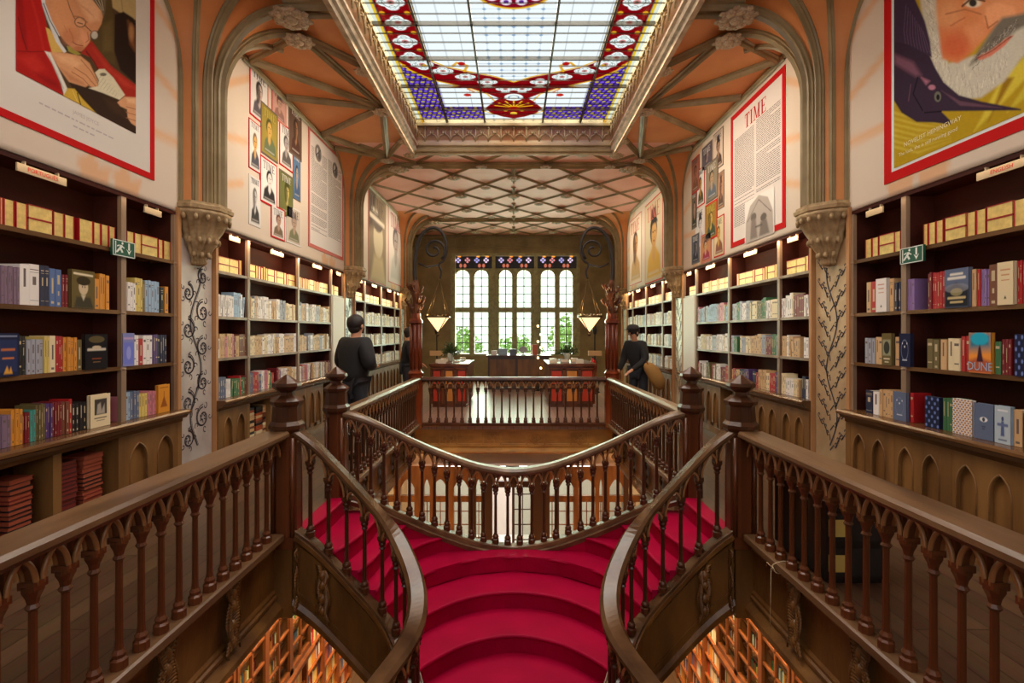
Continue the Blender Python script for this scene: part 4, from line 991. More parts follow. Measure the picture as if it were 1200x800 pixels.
def spine_art(rr):
    k = rr.randrange(5)
    if k == 0: return [(.78, .86, .9), (.2, .24, .9)]
    if k == 1: return [(.35, .75, .35), (.08, .14, .6)]
    if k == 2: return [(.86, .88, 1), (.80, .81, 1), (.5, .7, .4), (.12, .13, 1)]
    if k == 3: return [(.45, .9, .3)]
    return [(.6, .85, .5), (.3, .42, .3), (.05, .12, .5)]
DARKC = ('navy', 'maroon', 'black', 'brown', 'purple', 'green', 'olive', 'red', 'blue', 'slate', 'rust')
def add_book(s, ya, yb, z, h, col, place, rr, depth=.15, X=None, lean=0, stuff=False, gilt=False):
    X = s*(3.385 if X is None else X)
    art = spine_art(rr) if not gilt else None; inkk = 'l' if col in DARKC else 'd'
    if stuff:
        book_shape(stuffbooks, s, X, ya, yb, z, h, depth, (SI[col], SI['_g'] if gilt else SI['_p'], SI['_'+inkk]), rr, art=art, lean=lean); return
    m = MB(); book_shape(m, s, X, ya, yb, z, h, depth, (0, 1, 2), rr, art=art, lean=lean)
    o = m.build('book', [BM[col], PAGES, ink_m[inkk]], origin=(X, (ya+yb)/2, z)); tag(o, place, 'book', 'books standing on the bookcase shelves'); return o
def gilt_book(s, ya, yb, z, h, place, rr, horiz=0, stuff=False, flat=False):
    """book with its gilt fore edge to the room inside red boards"""
    X = s*3.39; D = s*.13
    def one(mb, a, b, z0, z1, I, lay):
        t = .005
        if lay:
            mb.box(X, X+D, a, b, z0, z0+t, I[0]); mb.box(X, X+D, a, b, z1-t, z1, I[0]); mb.box(X+s*.004, X+D, a+.003, b-.003, z0+t, z1-t, I[1])
        else:
            mb.box(X, X+D, a, a+t, z0, z1, I[0]); mb.box(X, X+D, b-t, b, z0, z1, I[0]); mb.box(X+s*.004, X+D, a+t, b-t, z0+.003, z1-.003, I[1])
        mb.box(X+D-s*.004, X+D, a, b, z0, z1, I[0])
    if stuff: one(stuffbooks, ya, yb, z, z+h, (SI['red'], SI['_g']), horiz); return
    m = MB(); one(m, ya, yb, z, z+h, (0, 1), horiz); return tag(m.build('gilt_edged_book', [BM['red'], GILT], origin=(X, (ya+yb)/2, z)), place, 'book', 'gilt-edged books on the top shelves')
# faced-out book with a designed cover
def face_book(s, ya, yb, z, h, col, label, art=None, thick=.03, X=3.375):
    X = s*X; m = MB(); m.box(X, X+s*.003, ya, yb, z, z+h, 0); m.box(X+s*(thick-.003), X+s*thick, ya, yb, z, z+h, 0); m.box(X+s*.003, X+s*(thick-.003), ya+.004, yb-.004, z+.004, z+h-.004, 1); m.box(X, X+s*thick, min(ya, yb), min(ya, yb)+.004, z, z+h, 0)
    o = m.build('display_book', [BM[col], PAGES], origin=(X, (ya+yb)/2, z)); tag(o, label, 'book', 'books standing on the bookcase shelves')
    if art:
        na, nz = 44, 60; u, v = np.meshgrid(np.linspace(0, 1, na), np.linspace(0, 1, nz)); cv = Canvas(u, v, PAL[col]); art(cv)
        f = lambda a: (ya+(yb-ya)*a) if s < 0 else (yb-(yb-ya)*a)
        P = np.stack([np.full_like(u, X-s*.0015), f(u), z+h*v], -1); grid_obj('cover_picture', P, cv.c, PRINT, o)
    return o
def a_port(cv): cv.ell(.5, .55, .2, .2, (206, 186, 150)); cv.ell(.5, .72, .3, .12, (60, 50, 30)); cv.poly([(.1, 0), (.2, .3), (.8, .3), (.95, 0)], (70, 64, 48), e=.08); cv.poly([(.4, .35), (.6, .35), (.5, .2)], (200, 190, 160), e=.05); cv.line([(.1, .9), (.9, .88)], .05, (226, 214, 180)); cv.line([(.45, .57), (.46, .56)], .04, (60, 40, 30)); cv.line([(.56, .57), (.57, .56)], .04, (60, 40, 30))
def a_navy(cv): cv.poly([(.08, .1), (.08, .85), (.92, .85), (.92, .1)], (46, 54, 92), e=.04); cv.line([(.2, .62), (.8, .62)], .05, (190, 110, 60)); cv.line([(.25, .42), (.75, .42)], .04, (200, 120, 60)); cv.poly([(.3, .06), (.45, .25), (.55, .1), (.62, .22), (.7, .06)], (220, 160, 60), e=.04); cv.line([(.1, .93), (.9, .93)], .03, (140, 150, 180))
def a_black(cv): cv.ell(.5, .85, .35, .1, (110, 96, 60), op=.7); cv.line([(.12, .56), (.88, .56)], .07, (200, 190, 170)); cv.ell(.5, .62, .2, .05, (200, 180, 150)); cv.line([(.3, .3), (.7, .3)], .03, (140, 70, 40)); cv.line([(.35, .2), (.65, .2)], .02, (140, 110, 70))
def a_photo(cv): cv.poly([(.2, .38), (.2, .86), (.82, .86), (.82, .38)], (70, 62, 56), e=.02); cv.poly([(.3, .4), (.35, .7), (.5, .75), (.55, .5), (.7, .7), (.72, .4)], (170, 160, 146), e=.05); cv.line([(.2, .28), (.8, .28)], .03, (90, 80, 70)); cv.line([(.3, .2), (.7, .2)], .02, (120, 100, 90))
def a_lilac(cv): cv.poly([(.08, .06), (.08, .72), (.92, .72), (.92, .06)], (112, 122, 206), e=.03); cv.line([(.1, .84), (.9, .84)], .06, (190, 160, 200)); cv.ell(.5, .4, .2, .2, (150, 156, 220))
def a_orange(cv): cv.poly([(.2, .2), (.5, .6), (.8, .2)], (150, 84, 30), e=.04); cv.line([(.5, .5), (.5, .75)], .04, (130, 70, 30)); cv.line([(.15, .9), (.85, .9)], .03, (150, 90, 30))
def a_moon(cv): cv.poly([(0, .5), (.5, .62), (1, .45), (1, 0), (0, 0)], (40, 42, 48), e=.1); cv.ell(.5, .5, .5, .12, (150, 150, 160), op=.5); cv.line([(.25, .86), (.75, .86)], .06, (220, 216, 206)); cv.line([(.15, .76), (.85, .76)], .07, (220, 216, 206)); cv.line([(.15, .25), (.85, .25)], .06, (200, 180, 130)); cv.line([(.25, .14), (.75, .14)], .05, (200, 180, 130)); cv.ell(.5, .4, .25, .1, (190, 176, 120), op=.5)
def a_cream(cv): cv.line([(.2, .82), (.8, .82)], .025, (196, 130, 90)); cv.line([(.25, .7), (.75, .7)], .025, (196, 130, 90)); cv.line([(.25, .58), (.75, .58)], .02, (196, 130, 90)); cv.poly([(.42, .14), (.5, .22), (.58, .14)], (40, 50, 40), e=.02)
def a_desert(cv):
    cv.c[:] = A3((236, 150, 60)); cv.poly([(0, .55), (1, .6), (1, 1), (0, 1)], (70, 120, 140), e=.25); cv.ell(.5, .85, .4, .16, (40, 170, 200), e=.3); cv.poly([(0, 0), (0, .3), (.5, .4), (1, .3), (1, 0)], (180, 90, 60), e=.1)
    cv.poly([(.36, .28), (.44, .6), (.5, .72), (.56, .6), (.66, .28)], (60, 34, 50), e=.04)
def a_oil(cv): cv.poly([(.1, .3), (.1, .8), (.9, .8), (.9, .3)], (150, 150, 120), e=.06); cv.ell(.5, .55, .3, .2, (60, 60, 50)); cv.line([(.2, .2), (.8, .2)], .04, (220, 210, 180)); cv.line([(.3, .1), (.7, .1)], .03, (220, 210, 180))
def a_eye(cv): cv.ell(.5, .56, .2, .07, (226, 226, 230), e=.15); cv.ell(.5, .56, .07, .06, (60, 66, 80)); cv.line([(.42, .36), (.58, .36)], .03, (70, 74, 90)); cv.line([(.45, .3), (.55, .3)], .03, (70, 74, 90))
def a_figure(cv): cv.c[:] = A3((176, 190, 200)); cv.ell(.5, .66, .08, .06, (70, 84, 120)); cv.poly([(.38, .2), (.42, .6), (.58, .6), (.62, .2)], (84, 98, 140), e=.04); cv.line([(.2, .5), (.8, .5)], .08, (96, 110, 150)); cv.line([(.2, .88), (.8, .88)], .04, (226, 226, 230)); cv.line([(.25, .1), (.75, .1)], .04, (100, 110, 130))
def a_pat(cv): cv.over(np.clip(np.sin(cv.x*38)*np.sin(cv.y*50)*3, 0, 1), (196, 140, 60)); cv.over(np.clip(-np.sin(cv.x*38+1)*np.sin(cv.y*50)*3-1, 0, 1), (60, 70, 120))
def a_tree(cv): cv.over(np.clip(np.sin(cv.x*16)*np.sin(cv.y*22)*3-1, 0, 1), (110, 130, 190)); 
def a_gray2(cv): cv.ell(.5, .5, .3, .3, (120, 126, 150), ring=.1); cv.line([(.3, .2), (.7, .2)], .03, (200, 206, 220)); cv.ell(.3, .7, .03, .03, (220, 220, 230)); cv.ell(.7, .7, .03, .03, (220, 220, 230)); cv.ell(.5, .6, .04, .04, (220, 220, 230))
rows_L = {2: [(0, 31, 'mauve', 8), (31, 42, 'white', 1), (42, 54, 'white', 1), (54, 65, 'navy', 2), (65, 79, 'blue', 2), (79, 86, 'maroon', 2), (87, 115, 'olive', a_port, 'book with a brownish portrait of a child on its cover'), (116, 122, 'orange', 1), (122, 134, 'orange', 3)],
 1: [(0, 27, 'navy', a_navy, 'navy book with orange lettering and small boats on its cover'), (28, 37, 'black', 2), (38, 58, 'grey', 4), (58, 64, 'yellow', 2), (64, 71, 'cream', 1), (71, 81, 'red', 3), (81, 96, 'orange', 4), (96, 102, 'olive', 1), (103, 130, 'black', a_black, 'black book with a pale title band on its cover')],
 0: [(0, 3, 'red', 1), (3, 20, 'mauve', 3), (20, 33, 'orange', 3), (33, 42, 'maroon', 3), (42, 49, 'teal', 2), (49, 60, 'olive', 4), (60, 68, 'purple', 3), (68, 79, 'maroon', 4), (79, 87, 'brown', 2), (87, 91, 'red', 1), (91, 108, 'black', 4), (109, 133, 'cream', a_photo, 'cream book with a framed black photograph on its cover')]}
rows_L2 = {2: [(148, 164, 'white', 5), (164, 173, 'yellow', 3), (173, 176, 'olive', 1), (176, 192, 'sky', 5), (193, 197, 'black', 1), (198, 202, 'orange', 1)],
 1: [(147, 161, 'lilac', a_lilac, 'lilac book standing face out with pale title band'), (161, 168, 'white', 2), (168, 173, 'red', 1), (173, 184, 'white', 3), (184, 190, 'purple', 2), (190, 201, 'navy', 4)],
 0: [(147, 152, 'pink', 2), (152, 158, 'sky', 2), (158, 168, 'slate', 3), (168, 178, 'yellow', 3), (178, 188, 'pink', 4), (188, 202, 'orange', a_orange, 'orange book face out with a small brown tower drawing')]}
rows_R2 = {2: [(1010, 1015, 'tan', 1), (1016, 1023, 'red', 1), (1023, 1036, 'white', a_cream, 'plain white book face out beside a red spine'), (1037, 1042, 'tan', 1), (1043, 1057, 'navy', 4), (1057, 1065, 'lav', 3)],
 1: [(1009, 1020, 'grey', 3), (1021, 1029, 'tan', 2), (1030, 1042, 'olive', a_oil, 'olive green book face out with a painted scene'), (1043, 1049, 'tan', 1), (1050, 1064, 'navy', a_gray2, 'navy book face out with a pale ring')],
 0: [(1009, 1017, 'navy', 1), (1018, 1025, 'white', 1), (1026, 1042, 'tan', 5), (1043, 1059, 'slate', a_gray2, 'slate blue book face out with small white marks'), (1060, 1064, 'red', 1)]}
rows_R = {2: [(1081, 1086, 'maroon', 2), (1086, 1102, 'red', 5), (1103, 1132, 'slate', a_moon, 'dark grey book face out with white title over a night scene'), (1132, 1137, 'tan', 1), (1138, 1142, 'red', 1), (1142, 1153, 'lav', 4), (1153, 1163, 'brown', 1), (1164, 1184, 'cream', a_cream, 'cream book face out with thin title and tiny dark emblem'), (1185, 1194, 'red', 3), (1195, 1203, 'white', 1)],
 1: [(1081, 1095, 'olive', 2), (1096, 1103, 'tan', 1), (1104, 1119, 'cream', 2), (1120, 1130, 'red', 2), (1131, 1158, 'orange', a_desert, 'face-out book with blue storm, orange desert and DUNE in blue letters'), (1159, 1166, 'green', 1), (1167, 1178, 'maroon', 3), (1184, 1204, 'navy', a_tree, 'dark navy face-out book with faint blue pattern')],
 0: [(1080, 1098, 'navy', a_tree, 'navy face-out book with light blue diamond pattern'), (1099, 1111, 'green', 3), (1112, 1136, 'white', a_pat, 'white face-out book with fine brown and blue pattern'), (1137, 1161, 'slate', a_eye, 'grey-blue face-out book with a white eye on its cover'), (1161, 1181, 'sky', a_figure, 'pale blue face-out book with a cloaked blue figure'), (1181, 1191, 'tan', 1), (1192, 1203, 'black', 1)]}
SHN = {0: 'on the ledge', 1: 'on second shelf up', 2: 'on third shelf up', 3: 'on top shelf'}
HT = {0: .26, 1: .285, 2: .30}
nind = 0
for s, rows, sec_n in ((-1, rows_L, 'left front wide section'), (-1, rows_L2, 'left front narrow section'), (1, rows_R2, 'right front narrow section'), (1, rows_R, 'right front wide section')):
    for k, items in rows.items():
        rr = random.Random(k*7+s); z = SH[k]+.002; cnt = 0
        for it in items:
            ya, yb = sorted((Yof(it[0]), Yof(it[1])))
            if callable(it[3]):
                o = face_book(s, ya+.004, yb-.004, z, HT[k]*rr.uniform(.95, 1.02), it[2], it[4]+', '+sec_n.replace(' section', ''), it[3], X=3.345); cnt += 1; nind += 1
                if it[3] is a_desert:
                    m = MB(); text_faces(m, 'DUNE', .085, lambda a, b: (s*3.342, (ya+yb)/2-a, z+.045+b), xs=.86); m.build('cover_lettering', BM['sky'], o, recalc=False)
            else:
                n = it[3]; wdt = (yb-ya)/n; hh = HT[k]*rr.uniform(.80, 1.0)
                for i in range(n):
                    j = i if s < 0 else n-1-i; cnt += 1; nind += 1
                    q0 = ya+wdt*(i if s < 0 else n-1-i) if s < 0 else ya+wdt*(n-1-i)
                    add_book(s, q0+.001, q0+wdt-.001, z, hh*rr.uniform(.965, 1), it[2], f'{CN[it[2]]} book {SHN[k]}, {ordn(cnt)} from {"near end" if s < 0 else "pier end" if "narrow" in sec_n else "exit sign"}, {sec_n}', rr, X=3.355+rr.uniform(0, .012))
gl = {-1: [('left front wide section', [(0, 4, 0), (5, 17, 0), (19, 32, 0), (34, 62, 2), (63, 75, 0), (76, 87, 0), (93, 109, 0), (110, 118, 0), (119, 127, 0), (128, 135, 0)]), ('left front narrow section', [(149, 157, 0), (158, 166, 0), (167, 185, 2), (186, 191, 0), (192, 200, 0)])],
      1: [('right front narrow section', [(1014, 1021, 0), (1022, 1029, 0), (1030, 1047, 2), (1048, 1055, 0), (1056, 1063, 0)]), ('right front wide section', [(1082, 1087, 0), (1088, 1096, 0), (1097, 1105, 0), (1107, 1131, 2), (1133, 1143, 0), (1144, 1155, 0), (1156, 1186, 2), (1188, 1203, 0)])]}
for s in (-1, 1):
    for secn, items in gl[s]:
        cnt = 0
        for (a, b, hz) in items:
            ya, yb = sorted((Yof(a, 3.39), Yof(b, 3.39)))
            if hz:
                for q in (0, 1):
                    cnt += 1; gilt_book(s, ya, yb, SH[3]+.002+q*.096, .094, f'flat gilt-edged book, {"lower" if q == 0 else "upper"} of a pair, {ordn(cnt)} on top shelf, {secn}', R, 1)
            else:
                cnt += 1; gilt_book(s, ya, yb, SH[3]+.002, .185, f'upright gilt-edged red book, {ordn(cnt)} on top shelf, {secn}', R)
# middle and rear bookcases
def fill(s, a, b, k, pal, rr, labelsec, limit, wmin=.022, wmax=.045, faces=.0, depth=.15):
    y = a+.04+rr.uniform(0, .03); cnt = 0; z = SH[k]+.002; global nind
    while y < b-.06:
        col = rr.choice(pal); run = rr.choice((1, 1, 2, 3, 4)); wd = rr.uniform(wmin, wmax); h = HT[k]*rr.uniform(.78, 1.0)
        for i in range(run):
            if y+wd > b-.04: break
            cnt += 1; lean = 0 if rr.random() > .06 else .12
            st_ = nind >= limit; add_book(s, y, y+wd-.001, z, h*rr.uniform(.98, 1), col, f'{CN[col]} book {SHN[k]}, {ordn(cnt)} from near end, {labelsec}', rr, X=3.365, lean=lean, stuff=st_)
            if not st_: nind += 1
            y += wd+(.03 if lean else 0)
        if rr.random() < .10: y += rr.uniform(.02, .12)
    return cnt
def fill_gilt(s, a, b, rr):
    y = a+.05
    while y < b-.12:
        if rr.random() < .4:
            wd = rr.uniform(.17, .23)
            if y+wd > b-.04: break
            for q in (0, 1): gilt_book(s, y, y+wd, SH[3]+.002+q*.09, .088, '', rr, 1, stuff=True)
            y += wd+.01
        else:
            wd = rr.uniform(.05, .075); gilt_book(s, y, y+wd, SH[3]+.002, rr.uniform(.16, .19), '', rr, 0, stuff=True); y += wd+.008
pale = ['cream', 'white', 'white', 'cream', 'tan', 'white', 'cream', 'grey']; mixed = ['red', 'cream', 'green', 'maroon', 'white', 'tan', 'slate', 'pink', 'brown']
PL = {0: [mixed+['red'], mixed+['white', 'red'], mixed+pale, pale+['tan', 'rust', 'red']], 1: [mixed, pale+['maroon'], pale+['tan'], pale], 2: [['white', 'sky', 'green', 'maroon'], pale, pale, pale]}
PRt = {0: [pale+['tan', 'navy'], ['cream', 'purple', 'navy', 'red', 'tan', 'slate'], ['red', 'cream', 'maroon', 'olive', 'white']], 1: [pale+['black', 'tan', 'tan'], ['cream', 'tan', 'grey', 'maroon', 'green'], pale+['maroon']], 2: [['white', 'cream', 'maroon', 'brown'], ['cream', 'white', 'grey', 'green', 'olive'], ['cream', 'pink', 'red', 'grey', 'sky']]}
LIMIT = 330
for ci in (0, 1, 2):
    for i in range(len(CASES[ci]['div'])-1):
        if ci == 0 and i > 0: continue
        a, b = CASES[ci]['div'][i:i+2]
        for s in (-1, 1):
            rr = random.Random(ci*100+i*10+s); side = 'left' if s < 0 else 'right'; nm = ['front', 'middle', 'rear'][ci]
            secn = f'{side} {nm} bookcase, {["nearest", "second", "third", "farthest"][i]} section'.replace('bookcase, ', '')
            fill_gilt(s, a, b, rr)
            if ci == 1 and i == 3: continue
            for k in (0, 1, 2):
                if ci == 1: pal = PL[k][min(i, 3)] if s < 0 else PRt[k][min(i, 2)]
                else: pal = pale if s < 0 or ci == 0 else pale+['white', 'grey']
                fill(s, a, b, k, pal, rr, secn, LIMIT if ci == 1 else -1, .024, .05)
# hidden start of the front wide sections (beyond the frame edge)
for s in (-1, 1):
    rr = random.Random(9+s)
    for k in (0, 1, 2): fill(s, 2.75, 3.22, k, mixed, rr, '', -1)
    fill_gilt(s, 2.75, 3.28, rr)
# piles of red-edged books in the open base cabinet
RB = [M_('red_cloth_book', rgb(116, 30, 22), .6), M_('dark_red_book', rgb(78, 20, 18), .6), M_('black_cloth_book', rgb(36, 24, 22), .5), M_('terracotta_book', rgb(150, 70, 44), .6)]
piles = [(3.50, .17, .28, 13, 'left pile'), (3.87, .16, .26, 15, 'middle pile'), (4.10, .19, .20, 14, 'right pile'), (3.26, .16, .2, 5, 'nearest low pile')]
for pi2, (yc, wd, dp, n, nm) in enumerate(piles):
    z = .202; rr = random.Random(pi2)
    for k in range(n):
        h = rr.uniform(.026, .040); j = rr.uniform(-.008, .008); m = MB(); X0 = 3.36+rr.uniform(0, .012)
        y0, y1 = yc-wd/2+j, yc+wd/2+j
        m.box(-X0, -X0-.19, y0, y1, z, z+.004, 0).box(-X0, -X0-.19, y0, y1, z+h-.005, z+h-.001, 0).box(-X0-.186, -X0-.19, y0, y1, z, z+h-.001, 0).box(-X0-.004, -X0-.185, y0+.004, y1-.004, z+.004, z+h-.005, 1)
        ci2 = rr.choice((0, 2, 2, 3)) if pi2 != 1 else 1
        o = m.build('stacked_book', [RB[ci2], RB[3] if ci2 != 1 else RB[0]], origin=(-X0, yc, z))
        tag(o, f'{["red", "dark red", "black", "terracotta"][ci2]} book lying flat, {ordn(k+1)} from bottom of {nm}, left front base cabinet', 'book', 'book piles in the open base cabinet'); z += h
        if z > .72: break
rr = random.Random(4)
for (s, ya, yb, yc) in ((-1, 6.45, 7.0, 6.75), (1, 7.1, 8.2, 7.7)):
    for q in (-.17, .06, .22):
        z = .142
        while z < .66:
            h = rr.uniform(.028, .042); stuffbooks.box(s*3.38, s*3.56, yc+q-.09, yc+q+.09, z, z+h-.003, SI[rr.choice(('brown', 'black', 'tan', 'rust', 'cream'))]); z += h
# ------------------------------------------------------------ banners over the bookcases
def proj(s, Yg, Zg, X=WX): return 602+s*600*X/Yg, 390-600*(Zg-EYE)/Yg
def banner(s, bi, label, ylo=None, yhi=None):
    ya, yb = PIERS[bi], PIERS[bi+1]; zb, zt = 2.86, 5.07; nz, ny = 46, 130
    zz = np.linspace(zb, zt, nz); P = np.zeros((nz, ny, 3))
    for i, z in enumerate(zz):
        r = rfan(z)+.03; P[i, :, 0] = s*WX; P[i, :, 1] = np.linspace(ya+max(r, .31), yb-max(r, .31), ny); P[i, :, 2] = z
    Yg, Zg = P[..., 1], P[..., 2]; cv = Canvas(Yg, Zg, (214, 198, 180))
    # faint printed outline of vault ribs
    for (p, q) in (((ya+.3, 3.9), (ya+1.0, 4.05)), ((ya+.3, 4.4), (ya+1.1, 4.9)), ((yb-.3, 3.55), (yb-1.2, 3.50)), ((yb-.3, 4.0), (yb-1.2, 4.3)), ((ya+.3, 3.3), (ya+.9, 3.5)), ((yb-.3, 4.6), (yb-1.3, 5.0))):
        cv.line([p, q], .09, (218, 170, 126), .8, .5)
    ym = yb-.95
    for yy in (ym, ym-.35): cv.poly([(yy-.15, 2.86), (yy-.2, 3.0), (yy-.12, 3.03), (yy-.05, 3.13), (yy+.02, 3.0), (yy+.14, 3.02), (yy+.1, 2.86)], (218, 166, 120), e=.03, op=.8)
    o = grid_obj('hanging_banner', P, cv.c, BANNER); tag(o, label, 'banner')
    so = o.modifiers.new('t', 'SOLIDIFY'); so.thickness = .012; so.offset = -1 if s < 0 else 1
    return o
def panel_grid(name, s, ya, yb, z0, z1, parent, paint, na, nz, off=.004, px=True, base=(230, 222, 214)):
    y = np.linspace(ya, yb, na); z = np.linspace(z0, z1, nz); Yg, Zg = np.meshgrid(y, z)
    if px: cv = Canvas(*proj(s, Yg, Zg), base)
    else: cv = Canvas((Yg-ya)/(yb-ya) if s < 0 else (yb-Yg)/(yb-ya), (Zg-z0)/(z1-z0), base)
    paint(cv); return grid_obj(name, np.stack([np.full_like(Yg, s*(WX-off)), Yg, Zg], -1), cv.c, PRINT, parent)
def frame_strip(mb, s, ya, yb, z0, z1, w, off=.008, mi=0):
    X0, X1 = s*(WX-.001), s*(WX-off)
    mb.box(X0, X1, ya, yb, z0, z0+w, mi); mb.box(X0, X1, ya, yb, z1-w, z1, mi); mb.box(X0, X1, ya, ya+w, z0+w, z1-w, mi); mb.box(X0, X1, yb-w, yb, z0+w, z1-w, mi)
# left front: reading man
b1 = banner(-1, 0, 'large cream banner with red-framed picture of a man in a red jacket reading')
MB().box(-WX-.001, -WX+.0035, 3.02, 4.74, 3.12, 5.06).build('white_sheet', WHITEM, b1)
m = MB(); frame_strip(m, -1, 2.97, 4.78, 3.07, 5.07, .055); m.build('red_border', REDP, b1)
def paint_reader(c):
    P_ = lambda *q: [(a/5, b/5) for a, b in q]; E = lambda u, v: (u/5, v/5)
    c.c[:] = A3((78, 58, 34))
    c.poly(P_((640, -120), (800, -120), (800, 120), (700, 75), (655, 45)), (178, 154, 104), e=2); c.line(P_((700, -60), (715, 70)), 1.5, (140, 116, 70), .6)
    c.poly(P_((600, -100), (645, 0), (665, 120), (670, 380), (560, 330), (480, 290), (540, 200), (600, 110)), (84, 66, 34), e=2); c.poly(P_((600, 150), (650, 120), (660, 300), (600, 300)), (106, 86, 46), e=5, op=.7)
    c.poly(P_((668, 85), (720, 68), (775, 105), (800, 150), (800, 500), (700, 410), (665, 300)), (40, 24, 14), e=2); c.poly(P_((745, 120), (780, 160), (788, 300), (760, 260)), (138, 84, 46), e=5, op=.8); c.ell(*E(765, 190), 3, 9, (190, 140, 90), e=.9, op=.6)
    c.poly(P_((70, -120), (235, -120), (240, 20), (275, 180), (300, 305), (300, 400), (70, 400)), (170, 24, 20), e=1.2)
    c.poly(P_((82, -60), (120, -60), (150, 200), (155, 295), (120, 230)), (134, 16, 14), e=4, op=.7); c.line(P_((100, 100), (128, 220), (152, 292)), 1.2, (96, 10, 10), .8); c.line(P_((170, -40), (215, 120), (250, 290)), 3, (190, 44, 34), .5)
    c.poly(P_((262, 160), (285, 170), (385, 305), (300, 312), (280, 240)), (204, 166, 84), e=1.2)
    c.poly(P_((222, -120), (262, -120), (262, 20), (300, 110), (345, 205), (384, 300), (370, 312), (320, 240), (268, 110), (238, 10)), (206, 206, 206), e=1.2); c.line(P_((250, 20), (285, 115), (340, 215)), 1.2, (84, 92, 100)); c.line(P_((242, 30), (290, 160)), .8, (160, 166, 170))
    c.poly(P_((333, 212), (356, 210), (402, 262), (408, 290), (385, 300), (350, 250)), (48, 50, 44), e=1); c.poly(P_((385, 268), (412, 272), (470, 318), (440, 322), (396, 300)), (150, 140, 60), e=1)
    c.poly(P_((250, -120), (505, -120), (590, 20), (603, 80), (590, 140), (562, 190), (528, 192), (524, 235), (508, 272), (470, 300), (432, 292), (385, 255), (345, 205), (300, 125), (262, 20)), (200, 138, 96), e=1.6)
    c.poly(P_((420, -60), (520, -40), (585, 60), (580, 120), (520, 130), (480, 60)), (220, 168, 126), e=6, op=.9); c.poly(P_((300, -60), (380, -60), (420, 120), (440, 200), (350, 180), (300, 80)), (212, 146, 100), e=7, op=.7)
    c.poly(P_((470, 170), (505, 195), (520, 250), (490, 262), (470, 230)), (216, 148, 108), e=4, op=.9); c.ell(*E(400, 215), 9, 10, (182, 112, 74), e=.9, op=.7); c.ell(*E(455, 285), 7, 3, (172, 100, 66), e=.8, op=.8)
    c.poly(P_((500, -120), (620, -120), (612, 60), (600, 105), (588, 60), (540, 0)), (112, 96, 74), e=2)
    for k in range(7): c.line(P_((515+k*13, -60), (545+k*9, 0), (588+k*3, 60)), 1, (186, 172, 146) if k % 2 else (80, 64, 48), .7)
    c.ell(*E(465, 130), 6.4, 5.6, (70, 52, 38), ring=.16, ang=.35); c.ell(*E(465, 130), 5.6, 4.8, (222, 176, 136), e=.4, op=.35); c.ell(*E(549, 206), 4.6, 5.2, (70, 52, 38), ring=.2, ang=.5); c.ell(*E(549, 206), 3.8, 4.4, (214, 206, 190), e=.4, op=.7)
    c.line(P_((494, 150), (512, 168), (530, 184)), .9, (70, 52, 38)); c.line(P_((378, -40), (405, 50), (432, 108)), .9, (96, 74, 56)); c.line(P_((425, 96), (460, 98), (505, 130)), 1.6, (150, 100, 70), .8); c.line(P_((450, 132), (478, 140)), 1.2, (96, 62, 46))
    c.line(P_((420, 245), (445, 262), (480, 268)), 1.1, (138, 72, 54)); c.line(P_((400, 170), (420, 215), (425, 250)), 1.2, (168, 104, 70), .8); c.line(P_((370, 150), (392, 190)), 1, (176, 112, 78), .6); c.line(P_((508, 192), (516, 232), (498, 248)), 1.1, (160, 98, 68), .8)
    for k in range(4): c.line(P_((455+k*16, 20+k*9), (500+k*16, 60+k*14)), .8, (190, 130, 92), .5)
    c.poly(P_((468, 312), (530, 236), (570, 290), (645, 385), (800, 505), (800, 600), (715, 570), (605, 405), (572, 412), (525, 335)), (158, 40, 28), e=1.5); c.poly(P_((540, 280), (640, 400), (790, 520), (720, 500), (610, 390)), (196, 64, 44), e=5, op=.6); c.line(P_((500, 300), (545, 360), (572, 408)), 1.6, (90, 20, 16), .8)
    c.poly(P_((396, 478), (520, 512), (690, 590), (750, 690), (800, 745), (800, 800), (560, 662), (430, 535)), (52, 34, 22), e=1.4); c.poly(P_((600, 570), (690, 600), (740, 700), (640, 640)), (74, 50, 32), e=6, op=.6)
    c.poly(P_((372, 515), (432, 520), (480, 580), (560, 664), (365, 562)), (196, 160, 58), e=1.4); c.line(P_((448, 545), (468, 612)), 1.2, (70, 54, 24)); c.line(P_((420, 530), (450, 600)), .8, (226, 196, 100), .7)
    c.poly(P_((285, 304), (380, 310), (468, 328), (520, 370), (572, 480), (566, 512), (545, 516), (510, 500), (495, 510), (400, 480), (345, 405)), (206, 148, 104), e=1.6)
    c.poly(P_((310, 315), (420, 330), (480, 370), (440, 400), (350, 360)), (222, 170, 126), e=5, op=.8); c.poly(P_((350, 400), (480, 480), (500, 505), (400, 470)), (176, 116, 76), e=4, op=.8)
    for a_ in (((430, 395), (500, 440), (556, 505)), ((415, 420), (480, 460), (525, 508)), ((470, 350), (530, 420), (570, 490))): c.line(P_(*a_), 1.1, (150, 94, 62), .8)
    c.poly(P_((575, 405), (608, 404), (660, 455), (728, 556), (696, 584), (600, 545), (515, 516), (568, 505), (575, 470), (552, 425)), (212, 202, 172), e=1.2)
    for k in range(8): c.line(P_((590+k*13, 440+k*15), (552+k*17, 492+k*10)), .5, (160, 152, 128), .8)
    c.ell(*E(600, 436), 4, 2, (110, 100, 84), e=.5)
    c.poly(P_((683, 600), (700, 585), (725, 566), (800, 570), (800, 745), (765, 722), (744, 690), (740, 640), (700, 622)), (208, 152, 110), e=1.4)
    for k in range(3): c.line(P_((735, 625+k*32), (790, 640+k*34)), 1, (146, 90, 60), .8)
    c.poly(P_((735, 575), (790, 580), (790, 610), (745, 600)), (228, 180, 138), e=3, op=.8)
